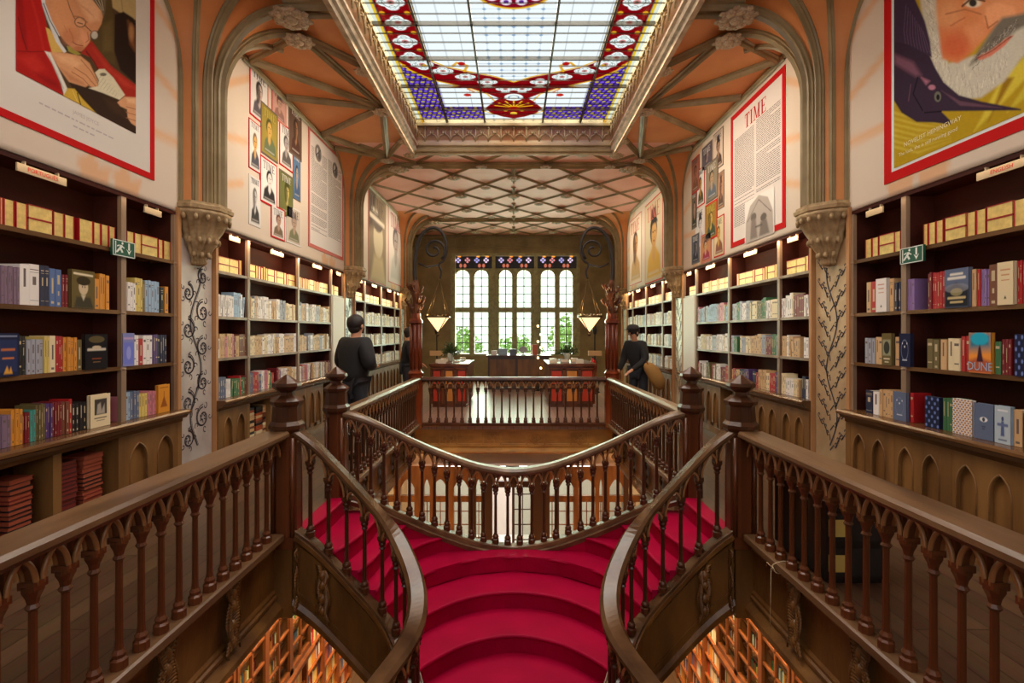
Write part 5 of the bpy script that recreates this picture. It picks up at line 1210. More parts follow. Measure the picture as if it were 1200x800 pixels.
    c.poly(P_((70, 296), (180, 302), (258, 300), (300, 375), (345, 480), (366, 560), (70, 405)), (164, 24, 20), e=1.4); c.poly(P_((90, 330), (200, 320), (260, 400), (200, 430)), (192, 44, 34), e=7, op=.7); c.line(P_((84, 298), (180, 303), (256, 300)), 1, (110, 10, 10), .9); c.poly(P_((190, 420), (330, 480), (350, 530), (260, 480)), (128, 14, 14), e=5, op=.7)
    c.poly(P_((256, 299), (290, 308), (345, 420), (388, 515), (384, 530), (370, 556), (352, 490), (300, 372)), (214, 208, 198), e=1.2); c.line(P_((275, 318), (330, 430), (368, 520)), .8, (160, 152, 144), .8)
    c.wob(.035, .5, .7, 2); c.wob(.03, 1.7, 1.3, 5)
panel_grid('printed_picture', -1, 3.45, 4.545, 3.415, 5.0, b1, paint_reader, 260, 330, .0065)
m = MB()
rr = random.Random(3)
for (y0_, y1_, z) in ((3.62, 4.30, 3.272), (3.90, 4.06, 3.222)):
    y = y0_
    while y < y1_:
        L = rr.uniform(.02, .06); m.add([(-WX+.0045, y, z), (-WX+.0045, y+L, z), (-WX+.0045, y+L, z+.012), (-WX+.0045, y, z+.012)], [(0, 1, 2, 3)]); y += L+.014
for (t, y, z, h) in (('JAMES JOYCE', 4.02, 3.335, .042),):
    text_faces(m, t, h, lambda a, b: (-WX+.0045, y+a, z+b))
m.build('caption_lettering', M_('grey_caption', rgb(178, 168, 166), .8), b1, recalc=False)
# right front: bearded man with swordfish
b2 = banner(1, 0, 'large cream banner with red-framed painting of a white-bearded man and a swordfish')
MB().box(WX+.001, WX-.0035, 2.6, 4.56, 3.05, 5.06).build('white_sheet', M_('pale_blue_print_margin', rgb(214, 222, 220)), b2)
m = MB(); frame_strip(m, 1, 2.5, 4.635, 2.99, 5.07, .085); m.build('red_border', REDP, b2)
def V(u, v): return (1060+u/3.636, v/3.636)
def paint_fisher(c):
    P_ = lambda *q: [V(*a) for a in q]
    c.c[:] = A3((176, 146, 26))
    for k in range(7): c.poly(P_((-60, 470+k*24), (60, 500+k*24), (200, 540+k*10), (60, 512+k*24), (-60, 482+k*24)), (206, 186, 70), e=3, op=.6)
    c.poly(P_((300, 560), (420, 330), (560, 200), (560, 290), (440, 420)), (208, 188, 62), e=4); c.poly(P_((440, 480), (560, 300), (560, 380)), (196, 178, 56), e=4); c.poly(P_((360, 520), (470, 330), (430, 330)), (150, 112, 20), e=4)
    c.poly(P_((-60, -60), (45, -60), (25, 90), (10, 110), (-20, 60)), (210, 180, 52), e=2)
    c.poly(P_((60, -90), (150, -90), (150, 0), (160, 160), (190, 270), (320, 230), (400, 100), (560, 10), (560, 190), (500, 250), (430, 345), (330, 415), (225, 430), (130, 330), (95, 200), (80, 80)), (196, 190, 172), e=4)
    c.poly(P_((130, -90), (560, -90), (560, 20), (500, 70), (400, 110), (300, 215), (230, 270), (165, 250), (150, 130)), (214, 134, 84), e=4)
    c.ell(*V(220, 200), 16, 14, (198, 84, 48), e=.9, op=.8); c.ell(*V(190, 60), 14, 18, (226, 160, 110), e=.9, op=.7); c.ell(*V(420, 30), 26, 16, (222, 150, 102), e=.9, op=.8)
    c.poly(P_((350, 30), (400, 10), (470, 30), (480, 70), (410, 95), (365, 120), (345, 90)), (232, 160, 112), e=4); c.line(P_((348, 70), (360, 120), (400, 90)), 2, (150, 80, 50), .7)
    c.line(P_((180, 60), (260, 40), (330, 60)), 2, (160, 92, 60), .6); c.line(P_((200, 110), (260, 75)), 2, (176, 100, 64), .6); c.ell(*V(295, 14), 10, 5, (226, 206, 180), e=.4); c.ell(*V(295, 12), 4.5, 4.5, (50, 46, 40), e=.4); c.line(P_((250, 26), (290, -8), (345, 4)), 2.4, (110, 70, 44))
    q = random.Random(12)
    for k in range(260):
        t_ = q.random(); bx = 110+t_*330; lo = 300+115*math.sin(t_*3.1); hi = lo-60-110*q.random(); y = q.uniform(hi, lo-12)
        if not (130 < bx < 330 and y < 262): c.line(P_((bx, y), (bx+q.uniform(-10, 8), y+q.uniform(14, 34))), .7, q.choice(((228, 222, 206), (158, 148, 130), (214, 206, 188), (176, 168, 150))), .6)
    for k in range(90):
        y = q.uniform(-40, 250); c.line(P_((95+y*.15+q.uniform(-12, 30), y), (100+y*.16+q.uniform(-12, 30), y+28)), .7, q.choice(((226, 220, 204), (160, 150, 132))), .6)
    c.poly(P_((150, 120), (240, 110), (300, 170), (230, 240), (175, 225)), (204, 104, 66), e=10, op=.5); c.poly(P_((260, 120), (340, 90), (350, 150), (290, 190)), (226, 152, 106), e=8, op=.6)
    c.poly(P_((390, 110), (420, 75), (500, 60), (560, 40), (560, 90), (480, 130), (400, 200), (330, 250), (280, 280), (310, 230)), (112, 104, 92), e=5)
    c.poly(P_((310, 245), (370, 215), (450, 155), (470, 150), (430, 195), (370, 240), (325, 258)), (206, 120, 96), e=2)
    c.line(P_((315, 247), (380, 215), (460, 155)), 1.4, (110, 50, 40))
    q = random.Random(2)
    for k in range(130):
        t_ = q.random(); x = 290+t_*200; y = 268-t_*175+q.uniform(-22, 26); c.line(P_((x, y), (x-8+q.uniform(-6, 4), y+q.uniform(10, 20))), .6, q.choice(((70, 64, 58), (190, 182, 168), (130, 122, 110))), .6)
    c.poly(P_((318, 242), (370, 215), (440, 162), (462, 152), (430, 190), (375, 232), (330, 252)), (204, 118, 94), e=2); c.line(P_((320, 245), (380, 215), (458, 155)), 1.1, (110, 54, 42), .8)
    c.poly(P_((-60, -60), (0, -60), (50, 0), (90, 90), (112, 175), (120, 245), (60, 215), (-60, 190)), (62, 44, 66), e=2)
    for k in range(9): c.line(P_((10+k*9, 20+k*14), (0+k*13, 130+k*9), (10+k*13, 205+k*3)), .7, (100, 80, 104), .8)
    c.poly(P_((-60, 170), (20, 190), (110, 235), (135, 290), (170, 350), (235, 405), (330, 432), (500, 464), (500, 470), (330, 472), (160, 474), (205, 520), (200, 530), (130, 522), (55, 520), (-10, 480), (-60, 400)), (54, 38, 56), e=2)
    c.poly(P_((-40, 230), (40, 265), (75, 320), (50, 325), (-40, 270)), (128, 84, 104), e=6, op=.8); c.poly(P_((75, 330), (110, 345), (95, 360)), (170, 110, 130), e=4); c.ell(*V(120, 372), 4, 3, (180, 120, 140), e=.6)
    c.poly(P_((160, 385), (240, 430), (420, 460), (240, 450)), (104, 72, 88), e=2, op=.8); c.ell(*V(145, 412), 4, 6, (110, 110, 100), e=.3); c.ell(*V(146, 414), 2, 3.4, (20, 18, 20), e=.3)
    c.line(P_((60, 330), (40, 400), (80, 470)), 1.4, (24, 14, 26)); c.line(P_((30, 360), (20, 430)), 1.2, (110, 76, 96), .7); c.line(P_((90, 480), (160, 474)), 1.6, (24, 14, 26)); c.wob(.04, .6, .8, 1)
panel_grid('printed_picture', 1, 2.68, 4.515, 3.10, 5.0, b2, paint_fisher, 330, 340, .0065)
m = MB()
for (t, h, a0, b0) in (('NOVELIST HEMINGWAY', .052, 4.40, 3.262), ("The luck, she is still running good", .044, 4.46, 3.195)):
    text_faces(m, t, h, lambda a, b: (WX-.0085, a0-a, b0+b), align='LEFT')
m.build('caption_lettering', M_('cream_caption', rgb(226, 214, 170)), b2, recalc=False)
# magazine covers
def person_cover(bgc, skin, hair, coat, style=0):
    def f(c):
        c.c[:] = A3(bgc); c.poly([(.04, .03), (.04, .97), (.96, .97), (.96, .03)], tuple(min(255, int(v*1.04)) for v in bgc), e=.02)
        cx = .5+.08*math.sin(style*3.1)
        c.poly([(.12, .05), (.2, .3), (.42, .42), (.62, .42), (.86, .28), (.92, .05)], coat, e=.05)
        c.poly([(cx-.08, .3), (cx-.08, .5), (cx+.1, .5), (cx+.1, .3), (cx, .22)], skin, e=.05)
        c.ell(cx, .62, .2, .17, hair, e=.2); c.ell(cx+.03, .57, .15, .155, skin, e=.2)
        if style % 3 == 0: c.ell(cx-.07, .52, .12, .22, hair, e=.3, op=.8)
        for d in (-1, 1): c.line([(cx+.03+d*.06-.02, .60), (cx+.03+d*.06+.02, .60)], .02, (40, 30, 26))
        c.line([(cx, .49), (cx+.06, .49)], .018, (140, 70, 60)); c.line([(cx+.03, .58), (cx+.045, .53)], .014, (140, 96, 70), .7)
        if style % 4 == 1: c.poly([(cx-.2, .7), (cx-.14, .76), (cx-.12, .9), (cx+.15, .9), (cx+.17, .76), (cx+.24, .7)], hair, e=.03)
        c.line([(.2, .1), (.8, .1)], .03, (200, 190, 180), .5)
    return f
def cover(s, x0, x1, yt, yb, parent, paint, frame, title='TIME', tcol=None, k=0):
    ya, yb_ = sorted((600*WX/abs(x0-602), 600*WX/abs(x1-602))); d = 600*WX/abs(x0-602)
    z1 = Zof(yt, d); z0 = Zof(yb, d); off = .005+.0015*(k % 4)
    o = MB().box(s*(WX-.001), s*(WX-off), ya, yb_, z0, z1).build('magazine_cover', frame, parent)
    w = min(.028, (yb_-ya)*.05); ya2, yb2, z02, z12 = ya+w, yb_-w, z0+w, z1-w
    panel_grid('cover_picture', s, ya2, yb2, z02, z12, o, paint, 40, 54, off+.0012, px=False)
    if title:
        m = MB(); hgt = (yb2-ya2)*.24; wid = 3.16*hgt; mid = (ya2+yb2)/2
        serif(m, title, hgt, (lambda a, b: (s*(WX-off-.003), mid-wid/2+a, z12-hgt*1.25+b)) if s < 0 else (lambda a, b: (s*(WX-off-.003), mid+wid/2-a, z12-hgt*1.25+b)))
        m.build('cover_title', tcol or INK, o, recalc=False)
    return o
DKF = M_('dark_cover_border', rgb(96, 80, 70)); PALEF = M_('pale_cover_border', rgb(214, 206, 198)); OLIVEP = M_('yellow_title', rgb(180, 170, 60)); SOFTR = M_('soft_red_print', rgb(196, 92, 78), .6)
b3 = banner(-1, 1, 'cream banner with a montage of TIME covers and a text board, above left middle bookcase')
W_, SK, DK = (214, 208, 202), (196, 156, 126), (54, 46, 44)
for k, (a, b, t, bo, bgc, skn, hr, ct, fr, tc) in enumerate((
    (292, 314, 70, 133, W_, (190, 170, 160), DK, (90, 84, 90), REDP, None), (318, 335, 96, 135, (196, 150, 136), (186, 150, 130), (120, 90, 80), (150, 110, 100), SOFTR, None),
    (291, 305, 137, 196, W_, (206, 160, 90), (120, 100, 80), (80, 80, 90), REDP, None), (338, 353, 118, 178, (96, 74, 60), (150, 110, 80), (60, 40, 30), (80, 50, 40), DKF, PALEF),
    (343, 352, 178, 232, (84, 110, 140), (170, 150, 130), (50, 60, 80), (70, 90, 120), DKF, PALEF), (335, 352, 238, 283, (190, 176, 160), (176, 150, 130), (150, 130, 120), (120, 120, 90), PALEF, None),
    (291, 305, 203, 262, (216, 212, 206), (200, 196, 190), (110, 104, 100), (70, 66, 64), PALEF, None), (317, 333, 238, 277, W_, (176, 140, 120), (110, 60, 50), (120, 100, 80), REDP, None),
    (327, 343, 140, 192, W_, (160, 150, 146), (80, 74, 72), (90, 84, 80), REDP, None), (327, 343, 197, 250, (104, 108, 56), (190, 170, 100), (70, 70, 30), (110, 110, 60), DKF, PALEF),
    (305, 325, 117, 178, (150, 132, 60), (196, 160, 84), (84, 80, 40), (100, 110, 80), DKF, OLIVEP), (304, 324, 180, 235, (222, 218, 212), (220, 214, 208), (36, 32, 32), (50, 46, 46), REDP, None))):
    cover(-1, a, b, t, bo, b3, person_cover(bgc, skn, hr, ct, k), fr, 'TIME', tc, k)
def text_board(s, xa, xb, yt, yb, ref, parent, head, red=SOFTR, w=.06, arch=False, two=True):
    ya, yb_ = sorted((600*WX/abs(xa-602), 600*WX/abs(xb-602))); d = 600*WX/abs(ref-602); z1, z0 = Zof(yt, d), Zof(yb, d)
    m = MB(); frame_strip(m, s, ya, yb_, z0, z1, w, .009); f = m.build('red_border', red, parent)
    MB().box(s*(WX-.001), s*(WX-.004), ya+w, yb_-w, z0+w, z1-w).build('text_sheet', M_('board_paper', rgb(222, 212, 204)), parent)
    m = MB(); rr = random.Random(int(xa)); fn = (lambda a, z: (s*(WX-.0055), ya+a, z)) if s < 0 else (lambda a, z: (s*(WX-.0055), yb_-a, z))
    Wd = yb_-ya; top = z1-.30 if not head else z1-.42; n = int((top-z0-(.25 if not arch else .25))/.026)
    cols = ((.12, Wd/2-.03), (Wd/2+.03, Wd-.12))
    for ci, (c0, c1) in enumerate(cols):
        for i in range(n if not (arch and ci == 1) else int(n*.78)):
            if rr.random() < .04: continue
            z = top-i*.026+(.03 if ci else 0); e1 = c1 if rr.random() > .12 else c0+(c1-c0)*rr.uniform(.4, .9); a = c0
            while a < e1:
                L = min(rr.uniform(.02, .09), e1-a); m.add([fn(a, z), fn(a+L, z), fn(a+L, z+.0105), fn(a, z+.0105)], [(0, 1, 2, 3)]); a += L+.010
    m.build('printed_text', M_('grey_text_print', rgb(112, 104, 100)), parent, recalc=False)
    if head:
        m = MB(); h = .2; serif(m, 'TIME', h, (lambda a, b: fn(Wd/2-1.58*h+a, z1-.36+b))); m.build('board_title', REDP, parent, recalc=False)
    return ya, yb_, z0, z1, fn, Wd
ya, yb_, z0, z1, fn, Wd = text_board(-1, 361, 402, 146, 288, 361, b3, False)
def mask(c): 
    c.ell(.5, .5, .42, .42, (120, 110, 106)); c.ell(.4, .55, .12, .2, (196, 186, 180)); c.ell(.62, .4, .14, .18, (90, 82, 80)); c.line([(.2, .3), (.8, .75)], .08, (80, 74, 72))
for k, (a0, zt) in enumerate(((.42, z1-.25), (1.25, z1-.28))): panel_grid('round_picture', -1, ya+a0-.17, ya+a0+.17, zt-.24, zt+.1, b3, mask, 24, 30, .007, px=False, base=(222, 212, 204))
b4 = banner(1, 1, 'cream banner with magazine montage and two-column TIME text board, above right middle bookcase')
for k, (a, b, t, bo, bgc, skn, hr, ct, fr, tc) in enumerate((
    (848, 836, 147, 193, (196, 176, 160), (150, 120, 100), (50, 40, 40), (80, 60, 50), DKF, None), (835, 823, 163, 192, (90, 80, 90), (170, 140, 120), (60, 60, 80), (90, 80, 90), DKF, PALEF),
    (820, 811, 180, 222, (150, 100, 84), (150, 96, 70), (70, 50, 40), (120, 80, 60), REDP, None), (842, 828, 182, 230, (130, 120, 100), (170, 140, 110), (60, 60, 50), (90, 100, 110), DKF, PALEF),
    (849, 841, 198, 242, (170, 130, 100), (150, 110, 90), (100, 70, 60), (90, 70, 60), DKF, None), (826, 817, 193, 238, W_, (176, 130, 70), (60, 50, 50), (90, 80, 50), REDP, None),
    (817, 811, 224, 266, (110, 96, 80), (180, 150, 130), (50, 50, 50), (60, 60, 50), DKF, PALEF), (841, 827, 232, 277, (150, 116, 50), (204, 170, 90), (90, 80, 40), (70, 80, 60), REDP, OLIVEP),
    (826, 815, 240, 286, W_, (206, 200, 196), (60, 54, 60), (190, 186, 190), PALEF, None), (849, 837, 250, 298, (206, 190, 150), (196, 150, 80), (120, 90, 60), (140, 90, 70), REDP, None),
    (820, 811, 272, 307, (96, 96, 104), (150, 140, 140), (40, 40, 50), (60, 60, 70), DKF, PALEF), (834, 822, 270, 305, (190, 130, 90), (200, 160, 110), (90, 60, 60), (160, 60, 80), SOFTR, None))):
    cover(1, a, b, t, bo, b4, person_cover(bgc, skn, hr, ct, k+5), fr, 'TIME', tc, k)
ya, yb_, z0, z1, fn, Wd = text_board(1, 857, 921, 75, 266, 921, b4, True, REDP, .075, arch=True)
def arch_art(c):
    c.poly([(.02, 0), (.04, .5), (.2, .85), (.5, 1), (.8, .85), (.96, .5), (.98, 0)], (176, 166, 156), e=.02)
    c.ell(.32, .55, .1, .1, (112, 104, 98)); c.poly([(.2, .05), (.24, .5), (.4, .5), (.45, .05)], (132, 122, 114), e=.05); c.ell(.66, .45, .1, .09, (104, 96, 90)); c.poly([(.52, .05), (.56, .38), (.76, .38), (.85, .05)], (124, 114, 106), e=.05); c.line([(.1, .5), (.5, .9), (.9, .5)], .02, (120, 110, 104)); c.line([(.4, .3), (.6, .3)], .04, (96, 88, 84))
yy = 600*WX/(890-602); panel_grid('arched_picture', 1, yy-.42, yy+.42, z0-.02, z0+.58, b4, arch_art, 50, 44, .011, px=False)
b5 = banner(-1, 2, 'cream banner with a sepia cover and a pale TIME cover, above left rear bookcase')
def sepia(c): c.c[:] = A3((150, 132, 110)); c.ell(.55, .5, .28, .22, (206, 190, 160)); c.poly([(.1, .0), (.3, .3), (.8, .3), (1, 0)], (196, 176, 140), e=.1); c.poly([(0, .55), (0, 1), (.4, 1), (.25, .6)], (96, 84, 74), e=.1); c.ell(.5, .68, .3, .1, (110, 98, 90)); c.line([(.1, .72), (.9, .70)], .05, (220, 206, 186)); c.line([(.2, .8), (.5, .8)], .05, (200, 190, 170))
cover(-1, 431, 452, 216, 328, b5, sepia, SOFTR, 'TIME', DKF, 0)
cover(-1, 455, 471, 240, 330, b5, person_cover((222, 208, 200), (176, 160, 154), (110, 100, 100), (206, 196, 190), 2), SOFTR, 'TIME', SOFTR, 0)
b6 = banner(1, 2, 'cream banner with two red-framed TIME covers side by side, above right rear bookcase')
cover(1, 752, 738, 247, 330, b6, person_cover((228, 206, 184), (190, 140, 90), (90, 60, 50), (200, 160, 110), 3), SOFTR, 'TIME', SOFTR, 0)
cover(1, 777, 756, 222, 326, b6, person_cover((196, 180, 150), (196, 150, 90), (54, 44, 42), (206, 160, 70), 5), REDP, 'TIME', SOFTR, 0)
# ------------------------------------------------------------ exit signs on the uprights
for s, xa, xb, yt, yb in ((-1, 130, 156, 281, 300), (1, 1057, 1084, 289, 306)):
    side = 'left' if s < 0 else 'right'; y0, y1 = sorted((Yof(xa, 3.34), Yof(xb, 3.34))); d = (y0+y1)/2; zc = Zof((yt+yb)/2+1, d); h = .067
    o = MB().box(s*3.325, s*3.345, y0, y1, zc-h, zc+h).build('exit_sign', M_('green_sign_plate', rgb(10, 84, 62), .4), origin=(s*3.34, d, zc)); tag(o, f'green exit sign with running figure and down arrow on the {side} front bookcase upright', 'sign')
    m = MB(); W2 = (y1-y0); fn = (lambda a, b: (s*3.3235, y0+a*W2, zc+(b-.5)*2*h)) if s < 0 else (lambda a, b: (s*3.3235, y1-a*W2, zc+(b-.5)*2*h))
    def q(*pts): m.add([fn(*p) for p in pts], [tuple(range(len(pts)))])
    for r in ((.0, 0, 1, .05), (0, .95, 1, 1), (0, 0, .03, 1), (.97, 0, 1, 1)): q((r[0], r[1]), (r[2], r[1]), (r[2], r[3]), (r[0], r[3]))
    q((.68, .9), (.76, .9), (.76, .45), (.68, .45)); q((.60, .52), (.72, .16), (.84, .52), (.72, .36))
    q((.34, .72), (.44, .68), (.36, .42), (.26, .48)); q((.3, .46), (.4, .44), (.46, .26), (.38, .22)); q((.26, .5), (.32, .4), (.2, .2), (.12, .22)); q((.42, .66), (.52, .56), (.5, .5), (.4, .58)); q((.3, .72), (.3, .64), (.18, .56), (.18, .64))
    q(*[(.42+.045*math.cos(t*PI/4), .82+.085*math.sin(t*PI/4)) for t in range(8)]); q((.1, .1), (.14, .1), (.14, .9), (.1, .9)); q((.1, .86), (.5, .86), (.5, .9), (.1, .9)) if False else None
    m.build('pictogram', M_('white_pictogram', rgb(226, 232, 226)), o, recalc=False)
# ------------------------------------------------------------ far-room furniture
ORP = M_('orange_red_display_card', rgb(190, 54, 26), .5); AMB = M_('amber_display_card', rgb(206, 130, 50), .5); DESKW = M_('desk_wood', rgb(122, 66, 30), .3, c2=rgb(84, 40, 18), nscale=5)
for s in (-1, 1):
    side = 'left' if s < 0 else 'right'; xa, xb = sorted((s*1.80, s*.78)) if s > 0 else (-1.84, -1.02)
    y0, y1 = 11.3, 12.9
    e = empty('display_desk', ((xa+xb)/2, (y0+y1)/2, 0), f'wooden display desk with red and amber cards in front, {side} side of the far room', 'desk')
    m = MB(); m.box(xa, xb, y0+.06, y1, .08, .90); m.box(xa+.04, xb-.04, y0+.1, y1-.04, 0, .08); m.build('desk_body', DESKW, e)
    MB().box(xa-.03, xb+.03, y0-.0, y1+.03, .92, .97).box(xa-.01, xb+.01, y0+.02, y1+.01, .895, .92).build('desk_top', DESKW, e)
    n = 3; wd = (xb-xa)/n
    for k in range(n):
        for z in ((.50, .84), (.12, .44)):
            m = MB(); m.box(xa+wd*k, xa+wd*k+.03, y0+.0, y0+.06, z[0]-.03, z[1]+.03); m.box(xa+wd*(k+1)-.03, xa+wd*(k+1), y0, y0+.06, z[0]-.03, z[1]+.03); m.box(xa+wd*k, xa+wd*(k+1), y0, y0+.06, z[1], z[1]+.04); m.build('pigeonhole_frame', DESKW, e)
            MB().box(xa+wd*k+.06, xa+wd*(k+1)-.06, y0+.03, y0+.055, z[0]+.02, z[1]-.03).build('display_card', ORP if (k != 1) else AMB, e)
    # things on the desk
    rr = random.Random(5+s); cols = ['white', 'cream', 'grey', 'tan', 'sky']
    for k in range(7):
        x = xa+.12+rr.random()*(xb-xa-.3); y = y0+.15+k*.21; z = .972; dirn = ('front' if k < 3 else 'middle' if k < 5 else 'back')
        w2, d2, hgt = rr.uniform(.13, .2), rr.uniform(.12, .19), rr.uniform(.02, .09)
        if k in (0, 3): w2 = .16; hgt = .09
        o = MB().box(x-w2/2, x+w2/2, y-d2/2, y+d2/2, z, z+.004, 0).box(x-w2/2+.004, x+w2/2, y-d2/2+.004, y+d2/2-.004, z+.004, z+hgt-.004, 1).box(x-w2/2, x+w2/2, y-d2/2, y+d2/2, z+hgt-.004, z+hgt, 0).box(x-w2/2, x-w2/2+.004, y-d2/2, y+d2/2, z, z+hgt, 0).build('desk_book', [BM[cols[k % 5]], PAGES], origin=(x, y, z))
        tag(o, f'{CN[cols[k % 5]]} book lying on the {side} far desk, {ordn(k+1)} from its front edge', 'book', 'books lying on the far desks')
    # plant in a glass vase
    px_, py_ = at(527 if s < 0 else 665, 410, 12.2).x, 12.3
    e = empty('potted_plant', (px_, py_, .97), f'bushy green plant in a glass vase standing on the {side} far desk', 'plant')
    MB().lathe([(.05, .97), (.06, .99), (.07, 1.10), (.075, 1.17), (.068, 1.17), (.06, 1.1), (.05, .985), (0, .985)], (px_, py_, 0), 14).build('vase', M_('pale_glass_vase', rgb(190, 196, 180), .15), e)
    m = MB(); q = random.Random(8+s)
    for k in range(46):
        a = q.uniform(0, 2*PI); L = q.uniform(.2, .36); el = q.uniform(.3, 1.4); dr = Vector((math.cos(a)*math.cos(el), math.sin(a)*math.cos(el), math.sin(el))); c0 = Vector((px_, py_, 1.12)); tip = c0+dr*L+Vector((0, 0, -.06*math.cos(el)))
        m.tube([c0, c0+dr*L*.5, tip], .004, 3)
        for t in range(5):
            c = c0.lerp(tip, .45+.12*t); sd = dr.cross(Vector((q.uniform(-1, 1), q.uniform(-1, 1), .4))).normalized()*.055; m.add([c, c+sd*.5+dr*.02, c+sd+dr*.03, c+sd*.5-dr*.015], [(0, 1, 2, 3)])
    m.build('foliage', LEAF, e, recalc=False)
# table of the left desk: lamp foot + plate behind it, extinguisher on the right
for s in (-1, 1):
    side = 'left' if s < 0 else 'right'; x = s*2.35 if s < 0 else 2.35; y = 14.2
    x = at(512 if s < 0 else 697, 400, y).x
    e = empty('sign_stand', (x, y, 0), f'slim dark floor stand carrying a small pale plate beside the {side} far desk', 'stand')
    MB().lathe([(.14, 0), (.14, .02), (.03, .05), (.018, .1), (.018, 1.6), (.05, 1.63), (.07, 1.72), (.04, 1.85), (0, 1.9)], (x, y, 0), 10).build('pole', IRON, e)
    MB().box(x-.19, x+.19, y-.04, y-.02, 1.02, 1.16).build('plate', BM['tan'], e)
e = empty('fire_extinguisher', (2.2, 13.9, .33), 'red fire extinguisher on a stand beside the right far desk', 'fire extinguisher'); x, y = at(695, 434, 13.9).x, 13.9
e.location = (x, y, .33); e['wo'] = [x, y, .33]
MB().lathe([(.075, .42), (.085, .45), (.085, .83), (.06, .90), (.025, .93), (.025, .97), (0, .97)], (x, y, 0), 14).build('cylinder_body', M_('red_enamel', rgb(190, 20, 18), .25), e)
MB().tube([(x, y, .96), (x+.06, y-.02, 1.0), (x+.10, y-.03, .85), (x+.08, y-.03, .6)], .012, 6).box(x-.05, x+.03, y-.015, y+.015, .97, 1.0).build('hose_and_handle', BLACKM, e)
MB().lathe([(.12, 0), (.12, .02), (.02, .05), (.02, .38), (.09, .40), (.09, .42)], (x, y, 0), 10).build('stand', IRON, e)
# central counter
e = empty('sales_counter', (.1, 15.2, 0), 'dark wooden sales counter in front of the rear window', 'counter')
MB().box(-.75, 1.05, 14.9, 15.6, 0, .95).build('counter_body', M_('dark_counter_wood', rgb(60, 44, 26), .35), e); MB().box(-.8, 1.1, 14.85, 15.65, .95, 1.0).build('counter_top', DARKW, e)
MB().box(-.7, .05, 14.88, 14.9, .1, .88).box(.12, 1.0, 14.88, 14.9, .1, .88).build('front_panel', OAKW, e)
for k, (x, col, w2, h2, lab) in enumerate(((-.58, 'white', .16, .12, 'white box at the left end of the rear counter'), (-.32, 'sky', .26, .18, 'pale blue box on the left half of the rear counter'), (-.02, 'slate', .2, .16, 'slate box in the middle of the rear counter'), (.28, 'grey', .24, .2, 'rounded grey screen on the rear counter'), (.62, 'rust', .14, .30, 'tall rust box near the right end of the rear counter'))):
    m = MB(); 
    if k == 3: m.lathe([(.07, 1.002), (.07, 1.01), (.015, 1.03), (.015, 1.08)], (x, 15.2, 0), 10); m.prism([(x+.13*math.cos(t*PI/6), 1.16+.10*math.sin(t*PI/6)) for t in range(12)], lambda a, b: (a, 15.16, b), lambda a, b: (a, 15.2, b))
    else: m.box(x-w2/2, x+w2/2, 15.1, 15.3, 1.002, 1.002+h2).box(x-w2/2-.006, x+w2/2+.006, 15.094, 15.306, 1.002+h2*.8, 1.01+h2)
    tag(m.build('counter_box' if k != 3 else 'counter_screen', BM[col], origin=(x, 15.2, 1.0)), lab, 'box' if k != 3 else 'screen')
e = empty('string_lights', (at(632, 400, 14.6).x, 14.6, 0), 'vertical string of small warm bulbs on a thin pole before the rear window', 'lights'); x = at(632, 400, 14.6).x
MB().lathe([(.12, 0), (.12, .02), (.012, .05), (.012, 2.0), (0, 2.01)], (x, 14.6, 0), 8).build('pole', IRON, e)
for k, yb in enumerate((382, 392, 400, 407, 419, 431)): MB().ball((x-.0+(.04 if k % 2 else -.04), 14.56, Zof(yb, 14.6)), .03, 0, 8, 6).build('light_bulb', BULBM, e)
# cabinet behind the right balustrade
x0, x1, y0, y1 = 2.35, 2.95, 4.5, 4.95
e = empty('black_cabinet', (2.65, 4.7, 0), 'small black cabinet with two lit amber drawers on the right gallery floor', 'cabinet')
x0, x1, y0, y1 = 2.04, 2.46, 3.35, 4.0
e.location = ((x0+x1)/2, (y0+y1)/2, 0); e['wo'] = list(e.location)
MB().box(x0, x1, y0, y1, .04, .52).box(x0-.01, x1+.02, y0-.02, y1+.02, .52, .55).box(x0+.03, x1-.03, y0+.03, y1-.03, 0, .04).build('body', BLACKM, e)
for z in (.09, .32): MB().box(x0+.02, x0+.15, y0-.012, y0, z, z+.11).build('drawer_label', BM['yellow'], e); MB().box(x0+.03, x1-.03, y0-.006, y0, z-.03, z+.15).build('drawer', M_('charcoal_drawer', rgb(40, 38, 38), .4), e)
# string tied round the right base rail
m = MB(); yk = 3.60; x = 1.90
m.tube([(x+.085*math.cos(t*PI/6), yk+.004*math.sin(t*3), .0+.045*math.sin(t*PI/6)) for t in range(13)], .004, 5); m.tube([(x-.075, yk, .01), (x-.10, yk-.03, .03), (x-.085, yk-.06, -.01)], .003, 4); m.tube([(x-.08, yk, 0), (x-.10, yk+.04, .02), (x-.09, yk+.07, -.02)], .003, 4); m.tube([(x-.09, yk, -.0), (x-.095, yk-.002, -.25), (x-.1, yk, -.52)], .002, 4)
tag(m.build('string', M_('pale_string', rgb(190, 168, 132), .8), origin=(x, yk, 0)), 'pale string knotted round the base of the right long balustrade', 'string')
